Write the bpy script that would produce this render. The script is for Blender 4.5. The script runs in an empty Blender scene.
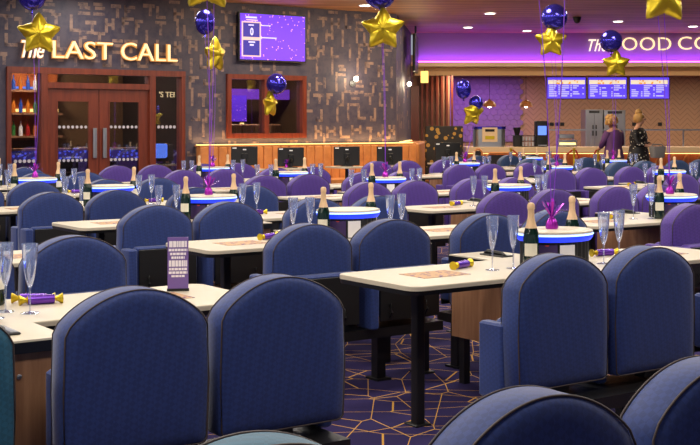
import bpy, bmesh, math, random
from mathutils import Vector, Matrix
R = random.Random(7)
PI = math.pi
sc = bpy.context.scene
col = sc.collection

# ------------------------------------------------------------------ frame
F, YH, CH = 1200.0, 125.0, 1.5
TH = math.radians(35.11)
U = Vector((math.cos(TH), math.sin(TH), 0)); V = Vector((-math.sin(TH), math.cos(TH), 0))
PV = 1.963
WALLV = 19.5
CEIL = 3.77
def uv(a, b, z=0.0): return U*a + V*b + Vector((0, 0, z))
def at(x, y, Z): return Vector(((x-350)/F*Z, Z, CH-(y-YH)/F*Z))
def wa(x, v=WALLV):
    t = (x-350)/F
    return (t*V.y*v - V.x*v)/(U.x - t*U.y)
def wz(x, y, v=WALLV):
    Z = wa(x, v)*U.y + v*V.y
    return CH-(y-YH)/F*Z

# ------------------------------------------------------------------ materials
def srgb(r, g, b):
    f = lambda c: c/255/12.92 if c/255 <= 0.04045 else ((c/255+0.055)/1.055)**2.4
    return (f(r), f(g), f(b), 1)
MATS = {}
def newmat(name):
    m = bpy.data.materials.new(name); m.use_nodes = True
    nt = m.node_tree; b = nt.nodes['Principled BSDF']
    MATS[name] = m
    return m, nt, b
def N(nt, t, **kw):
    n = nt.nodes.new(t)
    for k, v in kw.items():
        if k in n.inputs: n.inputs[k].default_value = v
        else: setattr(n, k, v)
    return n
def simple(name, c, rough=0.5, metal=0.0, noise=0.0, scale=20, spec=0.5):
    m, nt, b = newmat(name)
    b.inputs['Roughness'].default_value = rough; b.inputs['Metallic'].default_value = metal
    b.inputs['Specular IOR Level'].default_value = spec
    tc = N(nt, 'ShaderNodeTexCoord'); nz = N(nt, 'ShaderNodeTexNoise', Scale=scale, Detail=3.0)
    nt.links.new(tc.outputs['Object'], nz.inputs['Vector'])
    mx = N(nt, 'ShaderNodeMix', data_type='RGBA')
    k = max(noise, 0.04)
    mx.inputs[6].default_value = tuple(x*(1-k) for x in c[:3])+(1,)
    mx.inputs[7].default_value = tuple(min(1, x*(1+k)) for x in c[:3])+(1,)
    nt.links.new(nz.outputs['Fac'], mx.inputs[0]); nt.links.new(mx.outputs[2], b.inputs['Base Color'])
    return m
def emit(name, c, s):
    m, nt, b = newmat(name)
    b.inputs['Base Color'].default_value = (c[0]*.3, c[1]*.3, c[2]*.3, 1)
    b.inputs['Emission Color'].default_value = c; b.inputs['Emission Strength'].default_value = s
    return m
def fabric(name, c):
    m, nt, b = newmat(name)
    b.inputs['Roughness'].default_value = 0.62
    b.inputs['Sheen Weight'].default_value = 0.25; b.inputs['Sheen Roughness'].default_value = 0.4
    b.inputs['Specular IOR Level'].default_value = 0.4
    tc = N(nt, 'ShaderNodeTexCoord')
    mp = N(nt, 'ShaderNodeMapping'); mp.inputs['Rotation'].default_value = (0.6, 0.7, 0.78); mp.inputs['Scale'].default_value = (62, 62, 62)
    br = N(nt, 'ShaderNodeTexChecker', Scale=1.0)
    br.inputs['Color1'].default_value = tuple(x*0.88 for x in c[:3])+(1,); br.inputs['Color2'].default_value = tuple(x*1.1 for x in c[:3])+(1,)
    nt.links.new(tc.outputs['Object'], mp.inputs['Vector']); nt.links.new(mp.outputs['Vector'], br.inputs['Vector'])
    nt.links.new(br.outputs['Color'], b.inputs['Base Color'])
    nz = N(nt, 'ShaderNodeTexNoise', Scale=420.0, Detail=2.0); nt.links.new(tc.outputs['Object'], nz.inputs['Vector'])
    bp = N(nt, 'ShaderNodeBump', Strength=0.12, Distance=0.002); nt.links.new(nz.outputs['Fac'], bp.inputs['Height'])
    nt.links.new(bp.outputs['Normal'], b.inputs['Normal'])
    return m
def wood(name, c1, c2, scale=(1.5, 1.5, 22), rough=0.45, planks=0.0):
    m, nt, b = newmat(name)
    b.inputs['Roughness'].default_value = rough
    tc = N(nt, 'ShaderNodeTexCoord'); mp = N(nt, 'ShaderNodeMapping'); mp.inputs['Scale'].default_value = scale
    nz = N(nt, 'ShaderNodeTexNoise', Scale=2.0, Detail=6.0, Roughness=0.6)
    nt.links.new(tc.outputs['Object'], mp.inputs['Vector']); nt.links.new(mp.outputs['Vector'], nz.inputs['Vector'])
    rp = N(nt, 'ShaderNodeValToRGB'); rp.color_ramp.elements[0].color = c1; rp.color_ramp.elements[1].color = c2
    rp.color_ramp.elements[0].position = .3; rp.color_ramp.elements[1].position = .7
    nt.links.new(nz.outputs['Fac'], rp.inputs['Fac']); nt.links.new(rp.outputs['Color'], b.inputs['Base Color'])
    return m
def glassy(name, tint=(1, 1, 1, 1), refl=0.05, edge=0.6, led_tint=0.0):
    m, nt, b = newmat(name)
    nt.nodes.remove(b); out = nt.nodes['Material Output']
    tr = N(nt, 'ShaderNodeBsdfTransparent'); tr.inputs['Color'].default_value = tint
    gl = N(nt, 'ShaderNodeBsdfGlossy', Roughness=0.02); gl.inputs['Color'].default_value = (.85, .9, 1, 1)
    lw = N(nt, 'ShaderNodeLayerWeight', Blend=0.35)
    mr = N(nt, 'ShaderNodeMapRange'); mr.inputs['To Min'].default_value = refl; mr.inputs['To Max'].default_value = edge
    mx = N(nt, 'ShaderNodeMixShader')
    nt.links.new(lw.outputs['Facing'], mr.inputs['Value']); nt.links.new(mr.outputs['Result'], mx.inputs['Fac'])
    nt.links.new(tr.outputs['BSDF'], mx.inputs[1]); nt.links.new(gl.outputs['BSDF'], mx.inputs[2])
    df = N(nt, 'ShaderNodeBsdfTranslucent'); df.inputs['Color'].default_value = (.55, .65, 1, 1)  # blue LED light on the flutes, painted in as a body tint
    d2 = N(nt, 'ShaderNodeBsdfDiffuse'); d2.inputs['Color'].default_value = (.6, .68, 1, 1)
    a_ = N(nt, 'ShaderNodeMixShader'); nt.links.new(df.outputs[0], a_.inputs[1]); nt.links.new(d2.outputs[0], a_.inputs[2])
    m2 = N(nt, 'ShaderNodeMixShader'); m2.inputs['Fac'].default_value = led_tint
    nt.links.new(mx.outputs['Shader'], m2.inputs[1]); nt.links.new(a_.outputs[0], m2.inputs[2])
    nt.links.new(m2.outputs['Shader'], out.inputs['Surface'])
    return m

M = {}
M['blue'] = fabric('fabric_blue', srgb(41, 60, 120))
M['purple'] = fabric('fabric_purple', srgb(84, 57, 146))
M['teal'] = fabric('fabric_teal', srgb(40, 96, 124))
M['slate'] = fabric('fabric_slate', srgb(54, 76, 116))
M['pipe'] = simple('piping_dark', srgb(70, 58, 58), .6)
M['white_top'] = simple('laminate_cream', srgb(208, 197, 176), .35, noise=.02)
M['black'] = simple('black_metal', srgb(20, 20, 23), .4)
M['pan'] = simple('black_plastic', srgb(17, 17, 20), .5)
M['steel'] = simple('brushed_steel', srgb(175, 178, 184), .3, .9)
M['oak'] = wood('oak_panel', srgb(134, 92, 66), srgb(176, 130, 98), (2, 2, 1.2) if False else (14, 14, 1.2))
M['mahog'] = wood('mahogany', srgb(92, 36, 22), srgb(126, 54, 32), (10, 10, .8), .35)
M['orange_wood'] = wood('orange_wood', srgb(160, 78, 38), srgb(200, 112, 58), (8, 8, .9), .35)
M['tan'] = wood('tan_leather', srgb(190, 118, 62), srgb(214, 140, 78), (3, 3, 3), .45)
M['gold'] = simple('gold_foil', srgb(222, 194, 50), .30, .8, .10, 6)
M['bfoil'] = simple('blue_foil', srgb(70, 62, 190), .16, .8, .15, 8)
M['neck'] = simple('champagne_foil', srgb(232, 194, 150), .45, .15, .1, 40)
M['bottle'] = simple('bottle_green', srgb(16, 40, 34), .08)
M['label'] = simple('cream_label', srgb(236, 230, 210), .6)
M['flute'] = glassy('flute_glass', (.97, .98, 1, 1), .15, 1.0, .10)
M['pane'] = glassy('window_glass', (.86, .86, .88, 1), .16, .8)
M['led'] = emit('led_blue', (.012, .045, 1, 1), 1.15)
M['led_core'] = emit('led_blue_core', (.3, .45, 1, 1), 3.0)
M['warm'] = emit('warm_letter', (1, .76, .40, 1), 1.25)
M['warmstrip'] = emit('warm_strip', (1, .62, .2, 1), 3)
M['bulb'] = emit('warm_bulb', (1, .85, .6, 1), 14)
M['spotlit'] = emit('downlight_disc', (1, .9, .75, 1), 6)
M['purple_led'] = emit('purple_led', (.42, .05, 1, 1), 14)
M['purple_dim'] = emit('purple_reflection', (.32, .08, .9, 1), .8)  # glow standing in for the cove mirrored in the window
M['halo'] = emit('amber_halo', (1, .42, .08, 1), .55)
M['ribbon'] = simple('purple_ribbon', srgb(140, 70, 215), .35, .2)
M['tassel'] = simple('magenta_foil', srgb(175, 40, 190), .25, .6, .2)
M['pfoil'] = simple('purple_foil', srgb(110, 60, 180), .25, .6, .2)
M['flyer'] = None
M['skin'] = simple('skin', srgb(214, 160, 130), .5)
M['hair'] = simple('blonde_hair', srgb(206, 158, 92), .5, 0, .25, 60)
M['purple_cloth'] = simple('plum_cloth', srgb(104, 64, 118), .8)
M['dark_cloth'] = simple('black_cloth', srgb(26, 22, 30), .8)
M['grey'] = simple('grey_wicker', srgb(150, 146, 144), .7, 0, .2, 60)
M['cream'] = simple('cream_plaster', srgb(232, 200, 158), .6)
M['tanwall'] = simple('tan_soffit', srgb(214, 168, 116), .6)
M['mauve'] = simple('mauve_bulkhead', srgb(146, 112, 156), .6)
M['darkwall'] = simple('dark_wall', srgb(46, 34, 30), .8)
M['floral'] = None; M['screen_gold'] = None

def spots(name, base, dot, scale, thr, metal=0.0, emis=None, rough=.6):
    m, nt, b = newmat(name)
    tc = N(nt, 'ShaderNodeTexCoord'); vo = N(nt, 'ShaderNodeTexVoronoi', Scale=scale)
    nt.links.new(tc.outputs['Object'], vo.inputs['Vector'])
    lt = N(nt, 'ShaderNodeMath', operation='LESS_THAN'); lt.inputs[1].default_value = thr
    nt.links.new(vo.outputs['Distance'], lt.inputs[0])
    mx = N(nt, 'ShaderNodeMix', data_type='RGBA'); mx.inputs[6].default_value = base; mx.inputs[7].default_value = dot
    nt.links.new(lt.outputs[0], mx.inputs[0]); nt.links.new(mx.outputs[2], b.inputs['Base Color'])
    b.inputs['Roughness'].default_value = rough; b.inputs['Metallic'].default_value = metal
    if emis:
        nt.links.new(mx.outputs[2], b.inputs['Emission Color']); b.inputs['Emission Strength'].default_value = emis
    return m
M['floral'] = spots('floral_cloth', srgb(22, 18, 22), srgb(215, 205, 185), 15, .26)
M['screen_gold'] = spots('gold_leaf_screen', srgb(30, 22, 16), srgb(170, 126, 48), 8, .34, .0)
M['tv'] = spots('tv_purple', srgb(98, 50, 225), srgb(235, 160, 250), 16, .17, emis=1.0)
M['menu'] = emit('menu_purple', srgb(96, 70, 235), 1.15)
M['menu_white'] = emit('menu_white', srgb(225, 220, 255), 1.0)
M['menu_food'] = spots('menu_food', srgb(235, 220, 190), srgb(240, 160, 70), 12, .35, emis=1.0)
M['tvbox'] = emit('tv_box_blue', srgb(48, 36, 165), .9)
M['tvline'] = emit('tv_line_peach', srgb(245, 200, 190), 1.0)
M['flyer'] = spots('printed_flyer', srgb(190, 150, 110), srgb(110, 70, 110), 30, .35)
M['poster'] = spots('printed_poster', srgb(58, 36, 92), srgb(205, 60, 50), 14, .42)
M['leaflet'] = simple('leaflet_purple', srgb(122, 96, 168), .3)
M['leaflet_txt'] = simple('leaflet_text', srgb(250, 244, 252), .5)
M['paper'] = simple('white_paper', srgb(240, 238, 240), .6)
M['blue_reflection'] = None
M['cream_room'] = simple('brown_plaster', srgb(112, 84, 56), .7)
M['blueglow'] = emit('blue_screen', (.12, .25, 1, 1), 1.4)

def carpet_mat():
    m, nt, b = newmat('carpet')
    b.inputs['Roughness'].default_value = .95; b.inputs['Specular IOR Level'].default_value = .1
    tc = N(nt, 'ShaderNodeTexCoord')
    fac = None
    def linefield(scale, seed, width, rnd=1.0, an=(1, 1, 1)):
        mp = N(nt, 'ShaderNodeMapping'); mp.inputs['Location'].default_value = (seed, seed*1.7, 0); mp.inputs['Rotation'].default_value = (0, 0, seed); mp.inputs['Scale'].default_value = an
        vo = N(nt, 'ShaderNodeTexVoronoi', feature='DISTANCE_TO_EDGE', voronoi_dimensions='2D'); vo.inputs['Scale'].default_value = scale; vo.inputs['Randomness'].default_value = rnd
        nt.links.new(tc.outputs['Object'], mp.inputs['Vector']); nt.links.new(mp.outputs['Vector'], vo.inputs['Vector'])
        lt = N(nt, 'ShaderNodeMath', operation='LESS_THAN'); lt.inputs[1].default_value = width*scale
        nt.links.new(vo.outputs['Distance'], lt.inputs[0]); return lt
    a, c = linefield(2.0, 3.1, 0.0052, 1.0, (1, 2.1, 1)), linefield(1.7, 8.3, .0052, 1.0, (2.3, 1, 1))
    mx0 = N(nt, 'ShaderNodeMath', operation='MAXIMUM'); nt.links.new(a.outputs[0], mx0.inputs[0]); nt.links.new(c.outputs[0], mx0.inputs[1])
    mx = N(nt, 'ShaderNodeMix', data_type='RGBA'); mx.inputs[6].default_value = srgb(58, 50, 98); mx.inputs[7].default_value = srgb(240, 182, 90)
    nt.links.new(mx0.outputs[0], mx.inputs[0])
    nz = N(nt, 'ShaderNodeTexNoise', Scale=300.0, Detail=2.0); nt.links.new(tc.outputs['Object'], nz.inputs['Vector'])
    mm = N(nt, 'ShaderNodeMix', data_type='RGBA', blend_type='MULTIPLY'); mm.inputs[0].default_value = .35
    nt.links.new(mx.outputs[2], mm.inputs[6]); nt.links.new(nz.outputs['Color'], mm.inputs[7])
    nt.links.new(mm.outputs[2], b.inputs['Base Color'])
    return m
M['blue_reflection'] = spots('blue_reflection_glow', srgb(22, 26, 90), srgb(70, 90, 235), 14, .4, emis=.9)  # painted glow for the blue lights mirrored in the door glass
M['carpet'] = carpet_mat()
def wallpaper_mat(name, c, c2, k):
    m, nt, b = newmat(name); b.inputs['Roughness'].default_value = .6
    tc = N(nt, 'ShaderNodeTexCoord'); nz = N(nt, 'ShaderNodeTexNoise', Scale=k, Detail=4.0, Roughness=.65)
    nt.links.new(tc.outputs['Object'], nz.inputs['Vector'])
    rp = N(nt, 'ShaderNodeValToRGB'); rp.color_ramp.elements[0].color = c; rp.color_ramp.elements[1].color = c2
    rp.color_ramp.elements[0].position = .36; rp.color_ramp.elements[1].position = .56
    nt.links.new(nz.outputs['Fac'], rp.inputs['Fac']); nt.links.new(rp.outputs['Color'], b.inputs['Base Color'])
    return m
M['wp_base'] = wallpaper_mat('wallpaper_navy', srgb(50, 46, 68), srgb(70, 62, 76), 5.0)
M['wp_copper'] = wallpaper_mat('wallpaper_copper', srgb(64, 57, 74), srgb(138, 112, 100), 7.0)
def ceiling_mat():
    m, nt, b = newmat('ceiling_wood'); b.inputs['Roughness'].default_value = .5
    tc = N(nt, 'ShaderNodeTexCoord')
    mp = N(nt, 'ShaderNodeMapping'); mp.inputs['Scale'].default_value = (.5, 7, 1)
    nz = N(nt, 'ShaderNodeTexNoise', Scale=1.0, Detail=4.0)
    nt.links.new(tc.outputs['Object'], mp.inputs['Vector']); nt.links.new(mp.outputs['Vector'], nz.inputs['Vector'])
    rp = N(nt, 'ShaderNodeValToRGB'); rp.color_ramp.elements[0].color = srgb(138, 96, 64); rp.color_ramp.elements[1].color = srgb(196, 146, 100)
    rp.color_ramp.elements[0].position = .35; rp.color_ramp.elements[1].position = .65
    nt.links.new(nz.outputs['Fac'], rp.inputs['Fac']); nt.links.new(rp.outputs['Color'], b.inputs['Base Color'])
    return m
M['ceiling'] = ceiling_mat()
def chevron_mat():
    # herringbone timber boards
    m, nt, b = newmat('chevron_timber'); b.inputs['Roughness'].default_value = .45
    tc = N(nt, 'ShaderNodeTexCoord'); sp = N(nt, 'ShaderNodeSeparateXYZ'); nt.links.new(tc.outputs['Object'], sp.inputs[0])
    pp = N(nt, 'ShaderNodeMath', operation='PINGPONG'); pp.inputs[1].default_value = .22; nt.links.new(sp.outputs['X'], pp.inputs[0])
    ad = N(nt, 'ShaderNodeMath', operation='ADD'); nt.links.new(pp.outputs[0], ad.inputs[0]); nt.links.new(sp.outputs['Z'], ad.inputs[1])
    ml = N(nt, 'ShaderNodeMath', operation='MULTIPLY'); ml.inputs[1].default_value = 6.5; nt.links.new(ad.outputs[0], ml.inputs[0])
    fr = N(nt, 'ShaderNodeMath', operation='FRACT'); nt.links.new(ml.outputs[0], fr.inputs[0])
    lt = N(nt, 'ShaderNodeMath', operation='LESS_THAN'); lt.inputs[1].default_value = .16; nt.links.new(fr.outputs[0], lt.inputs[0])
    mx = N(nt, 'ShaderNodeMix', data_type='RGBA'); mx.inputs[6].default_value = srgb(190, 148, 114); mx.inputs[7].default_value = srgb(158, 118, 88)
    nt.links.new(lt.outputs[0], mx.inputs[0]); nt.links.new(mx.outputs[2], b.inputs['Base Color'])
    return m
M['chevron'] = chevron_mat()

# ------------------------------------------------------------------ mesh builder
class MB:
    def __init__(s): s.v = []; s.f = []; s.m = []; s.mats = []
    def mi(s, mat):
        if mat not in s.mats: s.mats.append(mat)
        return s.mats.index(mat)
    def add(s, vs, fs, mat):
        o = len(s.v); k = s.mi(mat)
        s.v += [tuple(p) for p in vs]
        for f in fs: s.f.append(tuple(i+o for i in f)); s.m.append(k)
    def box(s, x0, x1, y0, y1, z0, z1, mat):
        vs = [(x, y, z) for z in (z0, z1) for y in (y0, y1) for x in (x0, x1)]
        s.add(vs, [(0, 2, 3, 1), (4, 5, 7, 6), (0, 1, 5, 4), (2, 6, 7, 3), (0, 4, 6, 2), (1, 3, 7, 5)], mat)
        return s
    def bbox(s, x0, x1, y0, y1, z0, z1, mat, r=.01):
        # box with chamfered vertical profile and corners (soft edges)
        pts = rrect(x0, x1, y0, y1, r, 4)
        s.loft([[(x, y, z0+r) if False else (x, y, z0) for x, y in inset(pts, r*.5)], [(x, y, z0+r*.5) for x, y in pts], [(x, y, z1-r*.5) for x, y in pts], [(x, y, z1) for x, y in inset(pts, r*.5)]], mat)
        return s
    def loft(s, rings, mat, cap=True, closed=True):
        n = len(rings[0]); vs = [p for r in rings for p in r]; fs = []
        for i in range(len(rings)-1):
            for j in range(n if closed else n-1):
                a = i*n+j; b = i*n+(j+1) % n
                fs.append((a, b, b+n, a+n))
        if cap:
            fs.append(tuple(reversed(range(n)))); fs.append(tuple(range((len(rings)-1)*n, len(rings)*n)))
        s.add(vs, fs, mat); return s
    def lathe(s, prof, mat, n=16, c=(0, 0), cap=True):
        rings = [[(c[0]+r*math.cos(2*PI*j/n), c[1]+r*math.sin(2*PI*j/n), z) for j in range(n)] for r, z in prof]
        s.loft(rings, mat, cap); return s
    def tube(s, pts, r, mat, n=6, closed=False):
        pts = [Vector(p) for p in pts]; rings = []; k = len(pts)
        up = Vector((0, 0, 1))
        for i, p in enumerate(pts):
            a = pts[(i-1) % k] if (closed or i > 0) else p; b = pts[(i+1) % k] if (closed or i < k-1) else p
            t = (b-a).normalized()
            x = t.cross(up)
            if x.length < 1e-3: x = t.cross(Vector((0, 1, 0)))
            x.normalize(); y = t.cross(x)
            rr = r[i] if isinstance(r, (list, tuple)) else r
            rings.append([tuple(p+x*rr*math.cos(2*PI*j/n)+y*rr*math.sin(2*PI*j/n)) for j in range(n)])
        if closed: rings.append(rings[0]); s.loft(rings, mat, False)
        else: s.loft(rings, mat, True)
        return s
    def quad(s, a, b, c, d, mat): s.add([a, b, c, d], [(0, 1, 2, 3)], mat); return s
    def sphere(s, c, r, mat, nu=14, nv=9, sq=(1, 1, 1)):
        rings = []
        for i in range(nv+1):
            t = PI*i/nv; rr = max(math.sin(t), 1e-3)
            rings.append([(c[0]+r*sq[0]*rr*math.cos(2*PI*j/nu), c[1]+r*sq[1]*rr*math.sin(2*PI*j/nu), c[2]-r*sq[2]*math.cos(t)) for j in range(nu)])
        s.loft(rings, mat); return s
    def mesh(s, name, angle=.7):
        me = bpy.data.meshes.new(name); me.from_pydata(s.v, [], s.f)
        for m in s.mats: me.materials.append(m)
        me.polygons.foreach_set('material_index', s.m)
        bm = bmesh.new(); bm.from_mesh(me); bmesh.ops.recalc_face_normals(bm, faces=bm.faces); bm.to_mesh(me); bm.free()
        me.polygons.foreach_set('use_smooth', [True]*len(me.polygons))
        me.set_sharp_from_angle(angle=angle); me.update()
        return me
    def obj(s, name, parent=None, angle=.7):
        o = bpy.data.objects.new(name, s.mesh(name, angle)); col.objects.link(o)
        if parent: o.parent = parent
        return o
def rrect(x0, x1, y0, y1, r, n=5, corners=(1, 1, 1, 1)):
    out = []
    for k, (cx, cy, a0) in enumerate(((x1-r, y1-r, 0), (x0+r, y1-r, 90), (x0+r, y0+r, 180), (x1-r, y0+r, 270))):
        if corners[k]:
            for i in range(n+1):
                a = math.radians(a0+90*i/n); out.append((cx+r*math.cos(a), cy+r*math.sin(a)))
        else:
            s = (1, 1) if k == 0 else (-1, 1) if k == 1 else (-1, -1) if k == 2 else (1, -1)
            out.append((cx+r*s[0], cy+r*s[1]))
    return out
def inset(pts, d):
    cx = sum(p[0] for p in pts)/len(pts); cy = sum(p[1] for p in pts)/len(pts)
    w = max(abs(p[0]-cx) for p in pts); h = max(abs(p[1]-cy) for p in pts)
    return [(cx+(x-cx)*(1-d/w), cy+(y-cy)*(1-d/h)) for x, y in pts]

def empty(name, loc, rz=0.0):
    o = bpy.data.objects.new(name, None); col.objects.link(o); o.location = loc; o.rotation_euler.z = rz
    o.empty_display_size = .1
    return o
def tag(o, label, cat, group=None):
    o['label'] = label; o['category'] = cat
    if group: o['group'] = group
    return o
def struct(o, label=None):
    o['kind'] = 'structure'
    if label: o['label'] = label
    return o
def copy_tree(o, parent=None):
    c = o.copy(); col.objects.link(c)
    if parent: c.parent = parent
    for ch in list(o.children): copy_tree(ch, c)
    return c
protos = []
def proto_done(o):
    protos.append(o); return o
def purge(o):
    for ch in list(o.children): purge(ch)
    bpy.data.objects.remove(o)

# ------------------------------------------------------------------ seat prototypes
W2, ZB, ZS, ZT, TK = .267, .378, .80, .94, .112
def back_outline():
    pts = [(-W2+.03, ZB), (W2-.03, ZB)]
    for i in range(1, 4):
        a = math.radians(-90+90*i/3); pts.append((W2-.03+.03*math.cos(a), ZB+.03+.03*math.sin(a)))
    pts.append((W2+.004, .6))
    n = 28
    for i in range(n+1):
        t = PI*i/n
        c, s_ = math.cos(t), math.sin(t)
        q = 1-2*i/n; e = .42*math.sqrt(max(0, 1-q*q))+.58*(1-q*q)
        x = W2*q*(1 if abs(q) < .99 else .994); z = ZS+(ZT-ZS)*e
        pts.append((x, z))
    pts.append((-W2-.004, .6))
    for i in range(1, 3):
        a = math.radians(180+90*i/3); pts.append((-W2+.03+.03*math.cos(a), ZB+.03+.03*math.sin(a)))
    return pts
def make_seat(c, near, far):
    """near / far: a tip-up seat on the -y / +y side; arms on the -x side."""
    fab = M[c]
    root = empty('booth_seat', (0, 0, 0))
    out = back_outline()
    ring = lambda d, y: [(x, y, z) for x, z in inset(out, d)]
    h = TK/2
    b = MB(); b.loft([ring(.14, -h-.012), ring(.05, -h-.009), ring(.010, -h), ring(0, -h+.010), ring(0, h-.010), ring(.010, h), ring(.05, h+.009), ring(.14, h+.012)], fab)
    bo = b.obj('backrest', root, .9)
    p = MB()
    for y in (-h+.002, h-.002): p.tube([(x*1.003, y, z) for x, z in inset(out, .003)], 0.0032, M['pipe'], 5, True)
    po = p.obj('piping', bo, 2); po['label'] = 'dark piping'
    pm = MB(); pm.box(-.05, .05, -.03, .03, .345, .40, M['black']); pm.obj('mount', root)
    for sgn, on in ((-1, near), (1, far)):
        if not on: continue
        y0 = sgn*(h+.02); y1 = sgn*(h+.10)
        s = MB(); ys = sorted((y0, y1)); s.bbox(-W2+.055, W2-.012, ys[0], ys[1], .40, .665, fab, .022); so = s.obj('seat', root)
        u = MB(); ys = sorted((y1-sgn*.004, y1+sgn*.012)); u.bbox(-W2+.07, W2-.026, ys[0], ys[1], .37, .648, M['pan'], .006)
        uo = u.obj('seat_pan', so); uo['label'] = 'black underside'
        for x in (-.13, .13):
            k = MB()
            ys = sorted((y1+sgn*.010, y1+sgn*.035)); k.tube([(x, y1+sgn*.015, .39), (x, y1+sgn*.035, .42), (x, y1+sgn*.02, .47)], .008, M['black'], 6); k.obj('hinge', so)
        a = MB(); ys = sorted((sgn*(h-.02), sgn*(h+.135)))
        a.bbox(-W2-.012, -W2+.05, ys[0], ys[1], .33, .655, fab, .018); ao = a.obj('armrest', root)
    return root
SEATS = {}
def seat(c, near, far, flip=False):
    k = (c, near, far, flip)
    if k not in SEATS:
        r = make_seat(c, near, far) if not flip else make_seat(c, far, near)
        SEATS[k] = proto_done(r)
    return copy_tree(SEATS[k])

# ------------------------------------------------------------------ table prototype
def make_table():
    t = empty('bingo_table', (0, 0, 0))
    for s in (-1, 1):
        b = MB()
        x0, x1 = sorted((s*.17, s*1.235))
        pts = rrect(x0, x1, -.325, .325, .07, 6, (s > 0, s < 0, s < 0, s > 0))
        b.loft([[(x, y, .738) for x, y in pts], [(x, y, .742) for x, y in inset(pts, .001)], [(x, y, .744) for x, y in inset(pts, .004)]], M['white_top'])
        b.loft([[(x, y, .722) for x, y in pts], [(x, y, .738) for x, y in pts]], M['white_top'])
        b.loft([[(x, y, .700) for x, y in inset(pts, .008)], [(x, y, .722) for x, y in inset(pts, .003)]], M['black'])
        b.obj('tabletop', t, .4)
        g = MB(); g.bbox(s*.95-.026, s*.95+.026, -.026, .026, .004, .702, M['black'], .006); g.bbox(s*.95-.05, s*.95+.05, -.05, .05, 0, .008, M['black'], .004)
        g.obj('leg', t)
    c = MB(); c.box(-.168, .168, -.67, .67, .27, .70, M['oak']); co = c.obj('cabinet', t); co['label'] = 'brown wood cabinet'
    k = MB(); k.lathe([(.009, 0), (.009, .006), (.006, .008)], M['steel'], 10)
    ko = k.obj('lock', co); ko.rotation_euler.x = PI/2; ko.location = (0, -.669, .615)
    s = MB(); pts = rrect(-.178, .178, -.69, .69, .006, 2)
    s.loft([[(x, y, .698) for x, y in pts], [(x, y, .737) for x, y in pts]], M['black'])
    s.loft([[(x, y, .737) for x, y in inset(pts, .002)], [(x, y, .744) for x, y in inset(pts, .003)]], M['white_top']); s.obj('cabinet_top', t, .4)
    for x in (-.13, .13):
        for y in (-.6, .6):
            g = MB(); g.box(x-.022, x+.022, y-.022, y+.022, 0, .272, M['black']); g.obj('leg', t)
    return t
TABLE = proto_done(make_table())
def make_drum():
    d = empty('terminal_drum', (0, 0, 0))
    A, B = .205, .165
    el = lambda a, b, z, n=40: [(a*math.cos(2*PI*j/n), b*math.sin(2*PI*j/n), z) for j in range(n)]
    b = MB(); n = 64
    rib = lambda z: [((A-.006*(j % 2))*math.cos(2*PI*j/n), (B-.006*(j % 2))*math.sin(2*PI*j/n), z) for j in range(n)]
    b.loft([rib(0), rib(.145)], M['pan']); b.obj('body', d, .3)
    l = MB(); l.loft([el(A+.008, B+.008, .130), el(A+.022, B+.022, .148), el(A+.022, B+.022, .160), el(A+.012, B+.012, .162)], M['led']); l.obj('led_band', d)['label'] = 'glowing blue light band'
    l = MB(); l.loft([el(A+.024, B+.024, .161), el(A+.027, B+.027, .165), el(A+.024, B+.024, .170)], M['led_core']); l.obj('led_edge', d)
    w = MB(); w.loft([el(A+.018, B+.018, .169), el(A+.024, B+.024, .173), el(A+.022, B+.022, .183), el(A+.01, B+.01, .187)], M['white_top']); w.obj('drum_top', d)
    def curved(a0, a1, z0, z1, mat, name, off=.004):
        m = MB(); rings = []
        for dd in (0, .003):
            pass
        k = 6; ang = [math.radians(a0+(a1-a0)*i/k) for i in range(k+1)]
        P = lambda a, o, z: ((A+o)*math.cos(a), (B+o)*math.sin(a), z)
        vs = []; fs = []
        for i, a in enumerate(ang): vs += [P(a, off, z0), P(a, off, z1), P(a, off+.003, z1), P(a, off+.003, z0)]
        for i in range(k):
            o = i*4
            for q in range(4): fs.append((o+q, o+(q+1) % 4, o+4+(q+1) % 4, o+4+q))
        fs += [(0, 1, 2, 3), (k*4+3, k*4+2, k*4+1, k*4)]
        m.add(vs, fs, mat); return m.obj(name, d)
    curved(198, 236, .008, .116, M['poster'], 'poster')['label'] = 'purple and red printed poster'
    curved(240, 265, .006, .116, M['paper'], 'card')['label'] = 'white card'
    return d
DRUM = proto_done(make_drum())
def make_bottle():
    b = MB(); b.lathe([(.036, 0), (.043, .006), (.044, .02), (.044, .155), (.040, .18), (.028, .215), (.017, .245), (.0145, .26), (.0145, .30)], M['bottle'], 16)
    o = b.obj('champagne_bottle')
    f = MB(); f.lathe([(.0335, .203), (.0265, .225), (.0205, .247), (.0185, .262), (.0180, .296), (.0205, .298), (.0205, .318), (.015, .328), (.004, .331)], M['neck'], 14); f.obj('foil', o)['label'] = 'gold foil neck'
    l = MB(); n = 9; vs = []; fs = []
    for i in range(n+1):
        a = math.radians(192+100*i/n); vs += [(.0447*math.cos(a), .0447*math.sin(a), .065), (.0447*math.cos(a), .0447*math.sin(a), .128)]
    for i in range(n): fs.append((2*i, 2*i+2, 2*i+3, 2*i+1))
    l.add(vs, fs, M['label']); l.obj('label', o)['label'] = 'cream paper label'
    return o
BOTTLE = proto_done(make_bottle())
def make_flute():
    b = MB()
    b.lathe([(.0005, .090), (.006, .095), (.0135, .118), (.0195, .150), (.0245, .190), (.0275, .250), (.0267, .250), (.0235, .190), (.0185, .151), (.0125, .120), (.005, .100), (.0005, .098)], M['flute'], 14, cap=False)
    o = b.obj('champagne_flute')
    s = MB(); s.lathe([(.003, .004), (.0032, .05), (.0045, .092)], M['flute'], 8); s.obj('stem', o)
    f = MB(); f.lathe([(.031, 0), (.031, .002), (.010, .005), (.003, .008)], M['flute'], 14); f.obj('foot', o)
    return o
FLUTE = proto_done(make_flute())
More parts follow.
